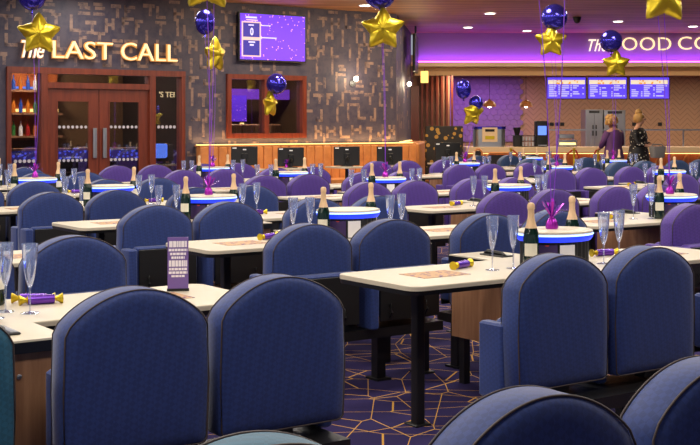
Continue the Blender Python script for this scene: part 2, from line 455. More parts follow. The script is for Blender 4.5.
def make_cracker():
    c = MB(); c.tube([(-.055, 0, .02), (.055, 0, .02)], .02, M['pfoil'], 12); o = c.obj('party_cracker')
    for s in (-1, 1):
        e = MB(); e.tube([(s*.053, 0, .02), (s*.060, 0, .02), (s*.066, 0, .02), (s*.09, 0, .02)], [.0195, .009, .010, .024], M['gold'], 10); e.obj('gold_end', o)['label'] = 'flared gold end'
    return o
CRACKER = proto_done(make_cracker())
def make_tablet():
    t = MB(); t.bbox(-.045, .045, -.10, .10, .0, .008, M['pan'], .006); o = t.obj('call_handset')
    h = MB(); h.tube([(-.012, -.085, .009), (-.012, -.06, .018), (-.012, .06, .022), (-.012, .085, .010)], [.008, .012, .013, .009], M['black'], 8); h.obj('grip', o)
    s = MB(); s.bbox(.012, .040, -.085, .085, .0075, .0095, M['steel'], .004); s.obj('keypad', o)
    return o
TABLET = proto_done(make_tablet())
def make_flyer():
    f = MB(); f.box(-.15, .15, -.105, .105, 0, .0015, M['flyer']); return f.obj('printed_sheet')
FLYER = proto_done(make_flyer())
def make_weight():
    w = MB(); w.lathe([(.032, 0), (.036, .01), (.030, .04), (.016, .06), (.010, .07)], M['tassel'], 10); o = w.obj('balloon_weight')
    t = MB(); rr = random.Random(3)
    for i in range(26):
        a = rr.uniform(0, 2*PI); e = rr.uniform(.3, 1.4); L = rr.uniform(.06, .11)
        p0 = Vector((0, 0, .06)); d = Vector((math.cos(a)*math.cos(e), math.sin(a)*math.cos(e), math.sin(e)))
        p1 = p0+d*L; s = Vector((-math.sin(a), math.cos(a), 0))*.008
        t.add([p0-s*.4, p0+s*.4, p1+s, p1-s], [(0, 1, 2, 3)], M['tassel'] if i % 2 else M['pfoil'])
    t.obj('tassel', o)['label'] = 'spiky foil tassel'
    return o
WEIGHT = proto_done(make_weight())

# balloons
def star_mesh(name='star_balloon'):
    b = MB(); n = 10; K = 8
    Rr = []
    for i in range(60):
        a = PI/2+2*PI*i/60
        ph = (i % 12)/12
        d = abs(ph-.0) if ph <= .5 else abs(1-ph)
        t = d/.5
        g_ = math.radians(36)*t; r1, r2 = .265, .152
        nx = r1*r2*math.sin(math.radians(36)); r = nx/(r1*math.sin(g_)+r2*math.sin(math.radians(36)-g_))
        r = min(r, .248)
        Rr.append((a, r))
    rings = []
    for k in range(-K, K+1):
        t = k/K; sc_ = math.sqrt(1-abs(t)**1.5) if abs(t) < 1 else .02; sc_ = max(sc_, .02)
        rings.append([(r*sc_*math.cos(a), .095*t, r*sc_*math.sin(a)) for a, r in Rr])
    b.loft(rings, M['gold']); rr = random.Random(5)
    b.v = [(x+rr.uniform(-1, 1)*.004, y+rr.uniform(-1, 1)*.004, z+rr.uniform(-1, 1)*.004) for x, y, z in b.v]
    return b
def add_balloon(kind, P, rz, tilt, label, size=1.0):
    if kind == 'star':
        o = star_mesh().obj('star_balloon', angle=.9); n = MB(); n.lathe([(.02, -.02), (.008, 0), (.006, .02)], M['gold'], 8, cap=True); k = n.obj('neck', o); k.location = (0, 0, -.125)
    else:
        b = MB(); b.sphere((0, 0, 0), .185, M['bfoil'], 24, 14, (1, 1, 1.0) if kind == 'round' else (.9, .9, 1.15)); rr = random.Random(9)
        b.v = [(x+rr.uniform(-1, 1)*.003, y+rr.uniform(-1, 1)*.003, z) for x, y, z in b.v]
        o = b.obj('round_balloon', angle=1.5); n = MB(); n.lathe([(.02, -.03), (.007, 0), (.012, .03)], M['bfoil'], 8); k = n.obj('neck', o); k.location = (0, 0, -.2 if kind == 'round' else -.225)
    o.location = P; o.rotation_euler = (tilt, 0, rz); o.scale = (size,)*3
    tag(o, label, 'balloon', 'foil balloons above the tables')
    return o

# ================================================================== SETTING
def wallpaper(name, a0, a1, z0, z1, holes, origin_v, flip=False):
    """a wall along U at v=origin_v, cut round its openings, with printed block-letter motifs."""
    b = MB()
    xs = sorted({a0, a1} | {h[0] for h in holes} | {h[1] for h in holes}); zs = sorted({z0, z1} | {h[2] for h in holes} | {h[3] for h in holes})
    inh = lambda x, z, m=0: any(h[0]-m < x < h[1]+m and h[2]-m < z < h[3]+m for h in holes)
    for i in range(len(xs)-1):
        for j in range(len(zs)-1):
            if inh((xs[i]+xs[i+1])/2, (zs[j]+zs[j+1])/2): continue
            b.box(xs[i], xs[i+1], 0, .15, zs[j], zs[j+1], M['wp_base'])
    rr = random.Random(11)
    def st(x0, x1, z, zt):
        if x0 < a0 or x1 > a1 or zt > z1-.02 or z < z0: return
        for x in (x0, x1):
            for zz in (z, zt):
                if inh(x, zz, .02): return
        b.box(x0, x1, -.002, .001, z, zt, M['wp_copper'])
    step = .31; w = .056
    j = 0; z = z0+.05
    while z < z1:
        x = a0+.05-(j % 2)*.2
        while x < a1:
            k = rr.choice('TLFHJEIS')
            X = x+rr.uniform(-.05, .05); Z = z+rr.uniform(-.05, .05); h = rr.uniform(.21, .30); wd = rr.uniform(.15, .25)
            if k == 'T': st(X, X+wd, Z+h-w, Z+h); st(X+wd/2-w/2, X+wd/2+w/2, Z, Z+h)
            elif k == 'L': st(X, X+w, Z, Z+h); st(X, X+wd, Z, Z+w)
            elif k == 'F': st(X, X+w, Z, Z+h); st(X, X+wd, Z+h-w, Z+h); st(X, X+wd*.6, Z+h*.5, Z+h*.5+w)
            elif k == 'H': st(X, X+w, Z, Z+h); st(X+wd-w, X+wd, Z+h*.2, Z+h); st(X, X+wd, Z+h*.45, Z+h*.45+w)
            elif k == 'J': st(X+wd-w, X+wd, Z, Z+h); st(X, X+wd, Z, Z+w); st(X, X+w, Z, Z+h*.4)
            elif k == 'E': st(X, X+wd, Z, Z+w); st(X+.03, X+wd, Z+h*.45, Z+h*.45+w); st(X, X+wd*.8, Z+h-w, Z+h)
            elif k == 'I': st(X+wd/2, X+wd/2+w*.9, Z, Z+h+.1)
            else: st(X, X+wd, Z+h*.6, Z+h*.6+w*1.2); st(X+wd*.5, X+wd*.5+w, Z, Z+h*.6)
            x += step
        z += step*.98; j += 1
    o = b.obj(name); o.rotation_euler.z = TH; o.location = uv(0, origin_v); return o
f = MB(); f.box(-14, 26, -4, 42, -.1, 0, M['carpet']); struct(f.obj('floor'))
c = MB(); c.box(-14, 26, -4, 30.2, CEIL, CEIL+.1, M['ceiling']); struct(c.obj('ceiling'))

aD0, aD1 = wa(6), wa(184); zD = wz(95, 69)
aW0, aW1 = wa(226), wa(305); zW0, zW1 = wz(265, 138), wz(265, 75)
aEnd = wa(396)
struct(wallpaper('wall_left', 1.0, aEnd, 0, CEIL, [(aD0, aD1, -1, zD), (aW0, aW1, zW0, zW1)], WALLV))
# the return wall that leads off to the food counter
pE = uv(aEnd, WALLV)
q = at(411, 125, 29.6); q.z = 0
dirr = (q-pE); Lr = dirr.length; dirr.normalize()
rw = MB(); rw.box(0, Lr, 0, .15, 0, CEIL, M['wp_base']); 
rr = random.Random(4)
for i in range(40):
    x = rr.uniform(.1, Lr-.5); z = rr.uniform(1.2, 3.5); rw.box(x, x+rr.uniform(.06, .4), -.002, .001, z, z+rr.uniform(.06, .3), M['wp_copper'])
o = rw.obj('wall_return'); o.location = pE; o.rotation_euler.z = math.atan2(dirr.y, dirr.x); struct(o)

def wobj(mb, name, parent=None, v=WALLV):
    o = mb.obj(name, parent)
    if not parent: o.location = uv(0, v); o.rotation_euler.z = TH
    return o
# door frame and sidelights (wall frame: x = a, y = depth)
fw = .075
xp = [wa(6), wa(43.5), wa(151.5), wa(184)]     # posts
t1 = MB()
for i, x in enumerate(xp):
    w = fw if i in (0, 3) else .12
    lo = x if i == 0 else x-w if i == 3 else x-w/2
    t1.bbox(lo, lo+w, -.06, .16, 0, zD, M['mahog'], .01)
t1.box(xp[0], xp[3], -.062, .16, zD-.10, zD, M['mahog'])
zL = wz(95, 89)
t1.box(xp[1], xp[2], -.05, .15, zL, zL+.10, M['mahog'])
struct(wobj(t1, 'trim_1'), None)
g = MB(); g.box(xp[1]+.05, xp[2]-.05, .04, .05, zL+.1, zD-.1, M['pane']); o = wobj(g, 'window_2'); struct(o)
def dots(x0, x1, z, n, r, par, v):
    d = MB()
    for i in range(n):
        x = x0+(x1-x0)*(i+.5)/n
        d.add([(x+r*math.cos(2*PI*j/10), v, z+r*math.sin(2*PI*j/10)) for j in range(10)]+[(x+r*math.cos(2*PI*j/10), v-.002, z+r*math.sin(2*PI*j/10)) for j in range(10)], [tuple(range(10)), tuple(range(10, 20))]+[(j, (j+1) % 10, 10+(j+1) % 10, 10+j) for j in range(10)], M['dot'])
    return d.obj('dot_row', par)
M['dot'] = simple('frosted_dot', srgb(190, 185, 195), .5)
zd1, zd2 = wz(95, 127), wz(95, 160)
for nm, x0, x1 in (('window_3', xp[0]+fw, xp[1]-.06), ('window_4', xp[2]+.06, xp[3]-fw)):
    g = MB(); g.box(x0, x1, .04, .05, .12, zD-.1, M['pane']); k = g
    o = wobj(g, nm); struct(o)
    for z in (zd1, zd2)[(0 if nm == 'window_4' else 1):(2 if nm != 'window_4' else 1)]: dots(x0+.06, x1-.06, z, 5, .030, o, .038)
xm = (xp[1]+xp[2])/2
for i, (x0, x1) in enumerate(((xp[1]+.06, xm-.006), (xm+.006, xp[2]-.06))):
    r = empty('door_%d' % (i+1), uv(0, WALLV), TH); struct(r)
    d = MB(); st = .17
    d.box(x0, x0+st, 0, .05, .01, zL, M['mahog']); d.box(x1-st, x1, 0, .05, .01, zL, M['mahog'])
    d.box(x0+st, x1-st, 0, .05, zL-.20, zL, M['mahog']); d.box(x0+st, x1-st, 0, .05, .01, .35, M['mahog']); d.obj('door_leaf', r)
    # glazing bead
    e = MB(); 
    for (p0, p1, q0, q1) in ((x0+st, x0+st+.02, .35, zL-.2), (x1-st-.02, x1-st, .35, zL-.2), (x0+st, x1-st, zL-.22, zL-.2), (x0+st, x1-st, .35, .37)): e.box(p0, p1, -.008, .0, q0, q1, M['mahog'])
    e.obj('glazing_bead', r)
    g = MB(); g.box(x0+st, x1-st, .02, .03, .35, zL-.2, M['pane']); go = g.obj('pane', r)
    for z in (zd1, zd2): dots(x0+st+.02, x1-st-.02, z, 7, .026, r, .018)
    hx = x1-.085 if i == 0 else x0+.085
    h = MB(); h.bbox(hx-.035, hx+.035, -.055, -.02, wz(95, 158), wz(95, 128), M['steel'], .008); h.box(hx-.01, hx+.01, -.03, .0, wz(95, 150), wz(95, 148), M['steel']); h.box(hx-.01, hx+.01, -.03, .0, wz(95, 137), wz(95, 135), M['steel'])
    h.obj('pull_handle', r)['label'] = 'steel pull handle'
# window to the next room
w = MB(); b_ = .09
w.box(aW0, aW1, -.06, .15, zW1-b_, zW1, M['mahog']); w.box(aW0, aW1, -.06, .15, zW0, zW0+b_, M['mahog'])
w.box(aW0, aW0+b_, -.058, .15, zW0+b_, zW1-b_, M['mahog']); w.box(aW1-b_, aW1, -.058, .15, zW0+b_, zW1-b_, M['mahog'])
mw = wa(265.5); w.box(mw-.05, mw+.05, -.055, .15, zW0+b_, zW1-b_, M['mahog'])
o = wobj(w, 'window_1'); struct(o)
g = MB(); g.box(aW0+b_, mw-.05, .05, .06, zW0+b_, zW1-b_, M['pane']); g.obj('pane', o)
g = MB(); g.box(mw+.05, aW1-b_, .05, .06, zW0+b_, zW1-b_, M['pane']); g.obj('pane', o)
# rooms beyond the glass
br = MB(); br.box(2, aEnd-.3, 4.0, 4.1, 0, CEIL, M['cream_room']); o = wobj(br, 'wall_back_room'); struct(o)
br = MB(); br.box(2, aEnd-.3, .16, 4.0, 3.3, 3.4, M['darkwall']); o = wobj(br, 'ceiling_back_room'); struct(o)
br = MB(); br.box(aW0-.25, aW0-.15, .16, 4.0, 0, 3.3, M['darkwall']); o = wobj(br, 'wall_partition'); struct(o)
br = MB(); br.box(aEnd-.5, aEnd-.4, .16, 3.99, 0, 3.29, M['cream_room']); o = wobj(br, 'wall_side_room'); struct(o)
s_ = MB(); s_.box(aW0-.1, min(aW1+2.5, aEnd-.55), 3.2, 3.28, wz(265, 92)-.06, wz(265, 92)+.16, M['purple_dim']); o = wobj(s_, 'light_strip'); tag(o, 'purple glowing strip behind the wall window, standing in for a reflection', 'light')  # added to stand in for the purple cove mirrored in the window
s_ = MB(); s_.box(aW0+1.15, aW0+1.72, 2.2, 2.26, wz(240, 121), wz(240, 92), M['tv']); o = wobj(s_, 'tv_reflection'); tag(o, 'purple sparkling panel behind left window half, standing in for a television reflection', 'screen')  # added to stand in for the television mirrored in the window
# lounge chairs inside
lc = MB(); x0 = aW0+1.2
for i in range(4): lc.bbox(x0+i*.32, x0+i*.32+.30, 2.0, 2.2, .6, wz(255, 116)-.15, M['oak'], .05)
o = wobj(lc, 'slatted_bench'); tag(o, 'slatted brown bench back seen through left half of the wall window', 'bench')
tb = empty('table_lamp', uv(aW0+1.75, WALLV+2.45, 0), TH); tag(tb, 'small lit lamp behind the left window pane', 'lamp')
l = MB(); l.lathe([(.12, 0), (.02, .04), (.02, 1.45)], M['black'], 12); l.obj('stand', tb)
l = MB(); l.lathe([(.06, 1.45), (.04, 1.55)], M['warmstrip'], 12); l.obj('lamp_shade', tb)
# bar added behind the doors in place of what the glass reflects
bb = empty('reflection_bar', uv(0, WALLV+3.4), TH); tag(bb, 'shelved bar behind the doors standing in for warm and blue reflections', 'bar')
x0, x1 = wa(6)+1.0, wa(60)+1.4
s_ = MB(); s_.box(x0, x1, .3, .34, 1.2, 2.7, M['orange_wood']); s_.obj('back_panel', bb)  # back of the stand-in bar
for z in (1.25, 1.7, 2.15): s_ = MB(); s_.box(x0, x1, 0, .3, z, z+.04, M['oak']); s_.obj('shelf', bb)
s_ = MB(); s_.box(x0, x1, .24, .29, 1.76, 1.82, M['warmstrip']); s_.obj('light_strip', bb)
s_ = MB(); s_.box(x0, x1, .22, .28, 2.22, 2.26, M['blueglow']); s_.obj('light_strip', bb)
s_ = MB(); s_.box(x0-.6, wa(205), -1.4, -.9, 0, 1.02, M['darkwall']); s_.box(x0-.6, wa(205), -1.45, -.85, 1.02, 1.06, M['oak']); s_.obj('counter', bb)
s_ = MB(); s_.box(x0-.6, wa(205), -1.47, -1.455, .86, 1.02, M['blue_reflection']); s_.obj('light_strip', bb)['label'] = 'blue strip standing in for mirrored lights'  # added strip in place of blue lights mirrored by the doors
bc = [simple('spirit_'+n, c, .15) for n, c in (('amber', srgb(190, 110, 40)), ('white', srgb(220, 225, 235)), ('green', srgb(60, 120, 60)), ('red', srgb(170, 40, 40)), ('blue', srgb(50, 80, 170)))]
for z, nm in ((1.29, 'lowest'), (1.74, 'middle'), (2.19, 'top')):
    n = 4
    for i in range(n):
        s_ = MB(); s_.lathe([(.04, 0), (.04, .17), (.014, .22), (.014, .29)], R.choice(bc), 10); o = s_.obj('spirit_bottle')
        o.location = uv(wa(13.5+7.2*i, WALLV+3.55), WALLV+3.55, z)
        tag(o, '%s spirit bottle on the %s shelf of the stand-in bar behind the left sidelight' % (['leftmost', 'second', 'third', 'rightmost'][i], nm), 'bottle', 'bottles on the %s shelf of the stand-in bar' % nm)
for xx, txt in ((wa(158)+.80, "'S TERR"),):
    sg = empty('terrace_sign', uv(xx, WALLV+1.6, wz(165, 96)+.02), TH); TERR = (sg, txt)
    tag(sg, "lit 'S TERR lettering seen through the right sidelight", 'sign')
s_ = MB(); s_.bbox(0, .26, 0, .05, .86, 1.14, M['blueglow'], .05); o = s_.obj('glowing_panel'); o.location = uv(wa(154)+.80, WALLV+1.6); o.rotation_euler.z = TH; tag(o, 'glowing blue panel low behind the right sidelight', 'screen')

# sign THE LAST CALL
def text_mesh(name, body, size, mat, parent, loc, shear=0, extrude=.02, bold=.0, space=1.0, bevel=0):
    cu = bpy.data.curves.new(name, 'FONT'); cu.body = body; cu.size = size; cu.extrude = extrude; cu.shear = shear; cu.offset = bold; cu.space_character = space; cu.resolution_u = 4
    t = bpy.data.objects.new(name, cu); col.objects.link(t); bpy.context.view_layer.update()
    me = bpy.data.meshes.new_from_object(t.evaluated_get(bpy.context.evaluated_depsgraph_get())); bpy.data.objects.remove(t)
    me.materials.clear(); me.materials.append(mat)
    me.polygons.foreach_set('material_index', [0]*len(me.polygons))
    o = bpy.data.objects.new(name, me); col.objects.link(o); o.parent = parent; o.location = loc; o.rotation_euler.x = PI/2
    xs = [v.co.x for v in me.vertices]; ys = [v.co.y for v in me.vertices]
    return o, min(xs), max(xs), min(ys), max(ys)
def fit_text(o, x0, x1, z0, z1, mm):
    xa, xb, ya, yb = mm
    sx = (x1-x0)/(xb-xa); sz = (z1-z0)/(yb-ya)
    for v in o.data.vertices: v.co.x = (v.co.x-xa)*sx; v.co.y = (v.co.y-ya)*sz
    o.location.x = x0; o.location.z = z0
sg = empty('bar_sign', uv(0, WALLV-.09), TH); tag(sg, 'lit gold lettering The LAST CALL above the dark red doors', 'sign')
for body, xa, xb, ya, yb, sh, mt in (('The', 20, 42, 58, 41, .35, 'paperlit'), ('LAST', 51, 110.5, 59, 42, 0, 'warm'), ('CALL', 119.5, 175, 61, 44, 0, 'warm')):
    if mt == 'paperlit' and 'paperlit' not in MATS: M['paperlit'] = emit('paperlit', (1, .85, .66, 1), 1.2)
    o, *mm = text_mesh('word', body, .4, M[mt], sg, (0, 0, 0), sh, .025, -.006 if mt == 'warm' else .0)
    xc = (xa+xb)/2
    fit_text(o, wa(xa), wa(xb), wz(xc, ya), wz(xc, yb), mm)
    bk, *mm2 = text_mesh('word_back', body, .4, M['halo'], o, (0, 0, 0), sh, .01, .012 if mt == 'warm' else .008)
    fit_text(bk, wa(xa)-.012, wa(xb)+.012, wz(xc, ya)-.012, wz(xc, yb)+.012, mm2)
    bk.rotation_euler.x = 0; bk.location = (-.012, -.012, -.03)
text_mesh('lettering', TERR[1], .15, M['warm'], TERR[0], (0, 0, 0), 0, .01)
# TV
tv = empty('television', uv(0, WALLV-.12), TH); tag(tv, 'large purple television on the patterned wall showing a bingo board', 'television')
x0, x1, z0, z1 = wa(237), wa(301.5), wz(270, 60.5), wz(270, 15.5)
b = MB(); b.bbox(x0-.03, x1+.03, 0, .06, z0-.03, z1+.03, M['black'], .01); b.box((x0+x1)/2-.2, (x0+x1)/2+.2, .06, .115, z0+.3, z1-.3, M['black']); b.obj('casing', tv)
b = MB(); b.box(x0, x1, -.004, 0, z0, z1, M['tv']); s0 = b.obj('screen', tv)
def tvr(px0, px1, py0, py1, mat, d):
    X = lambda p: x0+(x1-x0)*p; Zz = lambda p: z1-(z1-z0)*p
    b = MB(); b.box(X(px0), X(px1), -.004-d, -.003, Zz(py1), Zz(py0), mat); return b
m = MB()
for (a0, a1, b0, b1, mat, d) in ((.02, .31, .17, .94, M['tvline'], .002), (.04, .29, .20, .51, M['tvbox'], .004), (.04, .29, .58, .91, M['tvbox'], .004), (.08, .25, .06, .10, M['menu_white'], .003), (.09, .26, .125, .15, M['tvline'], .003), (.31, .46, .235, .255, M['menu_white'], .003), (.31, .55, .50, .525, M['menu_white'], .003), (.12, .20, .235, .262, M['menu_white'], .006), (.12, .22, .605, .635, M['menu_white'], .006), (.14, .20, .665, .70, M['menu_white'], .006)):
    X = lambda p: x0+(x1-x0)*p; Zz = lambda p: z1-(z1-z0)*p
    m.box(X(a0), X(a1), -.004-d, -.003, Zz(b1), Zz(b0), mat)
m.obj('score_panel', s0)
zo, *mm = text_mesh('digit', '0', .3, M['menu_white'], s0, (0, -.010, 0), 0, .002, .01); fit_text(zo, x0+(x1-x0)*.145, x0+(x1-x0)*.195, z1-(z1-z0)*.475, z1-(z1-z0)*.305, mm)

# wall lights
def sconce(P, rz, label):
    s = empty('wall_light', P, rz); tag(s, label, 'wall light')
    b = MB(); b.lathe([(.06, -.02), (.06, .0)], M['steel'], 14); o = b.obj('back_plate', s); o.rotation_euler.x = PI/2
    b = MB(); b.tube([(0, 0, 0), (0, -.10, 0), (0, -.12, .04)], .012, M['steel'], 8); b.obj('arm', s)
    b = MB(); b.sphere((0, -.12, .09), .05, M['bulb'], 12, 8); b.obj('globe', s)
    L = bpy.data.lights.new('sconce', 'POINT'); L.energy = 14; L.color = (1, .78, .5); L.shadow_soft_size = .08
    lo = bpy.data.objects.new('sconce_light', L); col.objects.link(lo); lo.parent = s; lo.location = (0, -.28, .09)
sconce(uv(wa(352), WALLV-.02, wz(352, 79)-.09), TH, 'round glowing wall light on the patterned wall above the banquette')
qq = pE+dirr*(Lr*.55); Zq = qq.y; qq.z = CH-(84-YH)/F*Zq-.09
sconce(qq+Vector((-.02, -.02, 0)), math.atan2(dirr.y, dirr.x), 'glowing wall light on the purple lit wall beside the food court')

# banquette
bx0, bx1 = wa(194), aEnd+.35
zt = 1.10
bq = empty('banquette', uv(0, WALLV-.02), TH); tag(bq, 'long tan leather banquette with glowing gold rail along the patterned wall', 'banquette')
n = 26; wdt = (bx1-bx0)/n
for i in range(n):
    b = MB(); b.bbox(bx0+i*wdt+.003, bx0+(i+1)*wdt-.003, -.22, -.04, .42, zt, M['tan'], .03); b.obj('back_panel', bq)
b = MB(); b.bbox(bx0, bx1, -.70, -.22, .36, .48, M['tan'], .04); b.obj('seat', bq)
b = MB(); b.box(bx0, bx1, -.66, -.06, 0, .36, M['oak']); b.obj('plinth', bq)
b = MB(); b.box(bx0, bx1, -.20, .0, zt+.005, zt+.03, M['tan']); b.obj('top_rail', bq)
b = MB(); b.box(bx0, bx1, -.10, -.06, zt+.03, zt+.045, M['warmstrip']); b.obj('light_strip', bq)['label'] = 'glowing gold light strip'
be = empty('banquette_end', pE, math.atan2(dirr.y, dirr.x)); tag(be, 'tan leather banquette section around the corner beside the food court', 'banquette')
b = MB(); b.bbox(.30, Lr*.7, -.45, -.03, .0, zt+.03, M['tan'], .06); b.obj('back_panel', be)
b = MB(); b.box(.30, Lr*.7, -.12, -.04, zt+.035, zt+.05, M['warmstrip']); b.obj('light_strip', be)

# ------------------------------------------------------------------ food court (frontal)
def fb(mb, x0, x1, y0, y1, Z, dep, mat, r=0):
    a = at(x0, y1, Z); c = at(x1, y0, Z)
    (mb.bbox(a.x, c.x, Z, Z+dep, a.z, c.z, mat, r) if r else mb.box(a.x, c.x, Z, Z+dep, a.z, c.z, mat)); return mb
ZBK = 36.0; ZF = 29.6
b = MB(); b.box(1.2, 19, ZBK, ZBK+.15, 0, 3.6, M['chevron']); struct(b.obj('wall_back'))
b = MB(); b.box(1.9, 5.1, ZBK-.06, ZBK, 1.0, 2.95, M['mauve'])
# scalloped hexagon tile relief behind the counter
for i in range(16):
    for j in range(12):
        x = 2.0+i*.2+(j % 2)*.1; z = 1.1+j*.155
        b.add([(x+.09*math.cos(PI/6+k*PI/3), ZBK-.075, z+.09*math.sin(PI/6+k*PI/3)) for k in range(6)]+[(x+.098*math.cos(PI/6+k*PI/3), ZBK-.06, z+.098*math.sin(PI/6+k*PI/3)) for k in range(6)], [tuple(range(6))]+[(k, (k+1) % 6, 6+(k+1) % 6, 6+k) for k in range(6)], M['mauve'])
struct(b.obj('trim_tiles'))
b = MB(); b.box(1.6, 19, ZF, ZF+.2, 3.07, 3.95, M['mauve']); struct(b.obj('wall_bulkhead'))
b = MB(); b.box(1.6, 19, ZF-.30, ZF+.2, 2.93, 3.03, M['cream']); b.box(1.6, 19, ZF-.30, ZF-.28, 3.03, 3.04, M['cream']); struct(b.obj('trim_cove'))
b = MB(); b.box(1.6, 19, ZF-.02, ZF+.1, 2.72, 2.93, M['tanwall']); struct(b.obj('trim_fascia'))
b = MB(); b.box(1.6, 19, ZF-.27, ZF-.25, 3.031, 3.062, M['purple_led']); o = b.obj('cove_light'); tag(o, 'purple light strip along the bulkhead above the food counter', 'light')
b = MB(); b.box(1.2, 19, ZF+.1, ZBK, 2.95, 3.05, M['tanwall']); struct(b.obj('ceiling_food_court'))
b = MB(); b.box(19, 19.15, -4, ZBK, 0, 3.95, M['darkwall']); struct(b.obj('wall_right'))
# dark timber doorway panel beside the corner
b = MB(); fb(b, 408, 419, 86, 190, 29.8, .12, M['mahog']); b.box(at(419, 0, 30).x, at(452, 0, 30).x+.2, 33.0, 33.1, 0, 2.95, M['oak'])
for i in range(7): b.box(at(421+i*5, 0, 33).x, at(423+i*5, 0, 33).x, 32.95, 33.0, 0, 2.95, M['mahog'])
struct(b.obj('trim_panelling'))
ex = empty('exit_sign', at(424.5, 77, 28.5), -.5); tag(ex, 'small lit amber exit sign at the corner of the food court', 'sign')
M['amber'] = emit('amber_sign', (1, .62, .16, 1), 1.7)
b = MB(); b.bbox(-.09, .09, -.03, .03, -.14, .14, M['amber'], .01); b.obj('sign_box', ex)
b = MB(); b.tube([(0, 0, .14), (0, 0, .20)], .008, M['black']); b.obj('hanger', ex)
t2 = empty('corner_television', at(415.5, 54, 27.5), math.radians(84)); tag(t2, 'black television hung edge on beside the purple bulkhead', 'television')
b = MB(); b.bbox(-.7, .7, -.03, .03, -.42, .42, M['pan'], .02); o = b.obj('casing', t2)
b = MB(); b.box(-.66, .66, -.034, -.029, -.38, .38, M['black']); b.obj('screen', t2)
b = MB(); b.tube([(0, 0, .41), (0, 0, CEIL-at(415, 54, 27.5).z-.002)], .025, M['black']); b.obj('bracket', t2)

# bulkhead sign
sg = empty('food_court_sign', Vector((0, ZF-.06, 0))); tag(sg, 'lit cream lettering The FOOD COURT on the purple bulkhead', 'sign')
for body, xa, xb, ya, yb, sh, mt in (('The', 588, 607, 51.5, 39.5, .35, 'paperlit'), ('FOOD', 612, 670.5, 50.5, 37.5, 0, 'warm'), ('COURT', 677.5, 755, 49.8, 36.8, 0, 'warm')):
    o, *mm = text_mesh('word', body, .4, M[mt], sg, (0, 0, 0), sh, .02, -.003 if mt == 'warm' else 0, 1.05)
    A_ = at(xa, ya, ZF); B_ = at(xb, yb, ZF); fit_text(o, A_.x, B_.x, A_.z, B_.z, mm)
# menu boards
for i, (xa, xb, nm) in enumerate(((547, 586, 'leftmost'), (588, 627, 'middle'), (629.5, 669.5, 'rightmost'))):
    Zm = 30.6
    A_ = at(xa, 98.5, Zm); B_ = at(xb, 77.5, Zm); w = B_.x-A_.x; h = B_.z-A_.z
    mbd = empty('menu_board', Vector((A_.x, Zm, A_.z))); tag(mbd, '%s of three purple lit menu boards above the food counter' % nm, 'menu board', 'menu boards above the counter')
    b = MB(); b.bbox(-.01, w+.01, .0, .06, -.02, h+.02, M['pan'], .01); b.obj('casing', mbd)
    b = MB(); b.box(.01, w-.01, -.004, 0, .0, h, M['menu']); s0 = b.obj('screen', mbd)
    b = MB(); b.box(.03, w-.03, -.006, -.004, h*.68, h*.88, M['menu_food']); b.obj('food_pictures', s0)
    b = MB(); rr = random.Random(i)
    for c_ in range(3):
        for k in range(6):
            if rr.random() < .85:
                xx = .05+c_*(w-.08)/3; b.box(xx, xx+rr.uniform(.10, .22), -.006, -.004, h*(.58-.095*k), h*(.58-.095*k)+.022, M['menu_white'])
                if rr.random() < .7: b.box(xx+.24, xx+.28, -.006, -.004, h*(.58-.095*k), h*(.58-.095*k)+.022, M['menu_white'])
    b.obj('menu_lines', s0)
    b = MB()
    for xx in (w*.25, w*.75): b.tube([(xx, .03, h+.02), (xx, .03, 2.948-A_.z)], .012, M['black'], 6)
    b.obj('hanger', mbd)
# counter
Zc = 28.3
ct = empty('food_counter', Vector((0, Zc, 0))); tag(ct, 'long food counter with orange timber front and pale top', 'counter')
x0, x1 = at(468, 0, Zc).x, 15.5; zc = at(0, 147, Zc).z
b = MB(); b.box(x0, x1, .05, .9, 0, zc-.13, M['orange_wood'])
b.obj('front', ct)
b = MB()
for i in range(30):
    x = x0+.1+i*.32
    b.add([(x, .048, .3), (x+.04, .048, .3), (x+.29, .048, zc-.17), (x+.25, .048, zc-.17), (x, .03, .3), (x+.04, .03, .3), (x+.29, .03, zc-.17), (x+.25, .03, zc-.17)], [(0, 1, 2, 3), (4, 5, 6, 7), (0, 1, 5, 4), (1, 2, 6, 5), (2, 3, 7, 6), (3, 0, 4, 7)], M['tan'])
b.obj('front_battens', ct)
b = MB(); b.bbox(x0-.05, x1, -.08, .95, zc-.13, zc, M['cream'], .012); b.obj('counter_top', ct)
b = MB(); b.box(x0, x1, -.02, .0, zc-.16, zc-.145, M['warmstrip']); b.obj('light_strip', ct)
# sneeze guard
sgd = empty('sneeze_guard', Vector((0, Zc+.45, zc))); tag(sgd, 'clear glass screen with steel posts on the food counter', 'screen')
gx0 = at(548, 0, Zc).x
b = MB(); b.box(gx0, 15, 0, .3, .40, .415, M['pane']); b.obj('glass_shelf', sgd)
b = MB(); b.box(gx0, 15, -.01, .0, .385, .42, M['steel']); b.obj('rail', sgd)
for px in (550, 596, 640, 690, 740):
    b = MB(); xx = at(px, 0, Zc).x; b.box(xx-.015, xx+.015, .1, .13, .001, .40, M['steel']); b.obj('post', sgd)
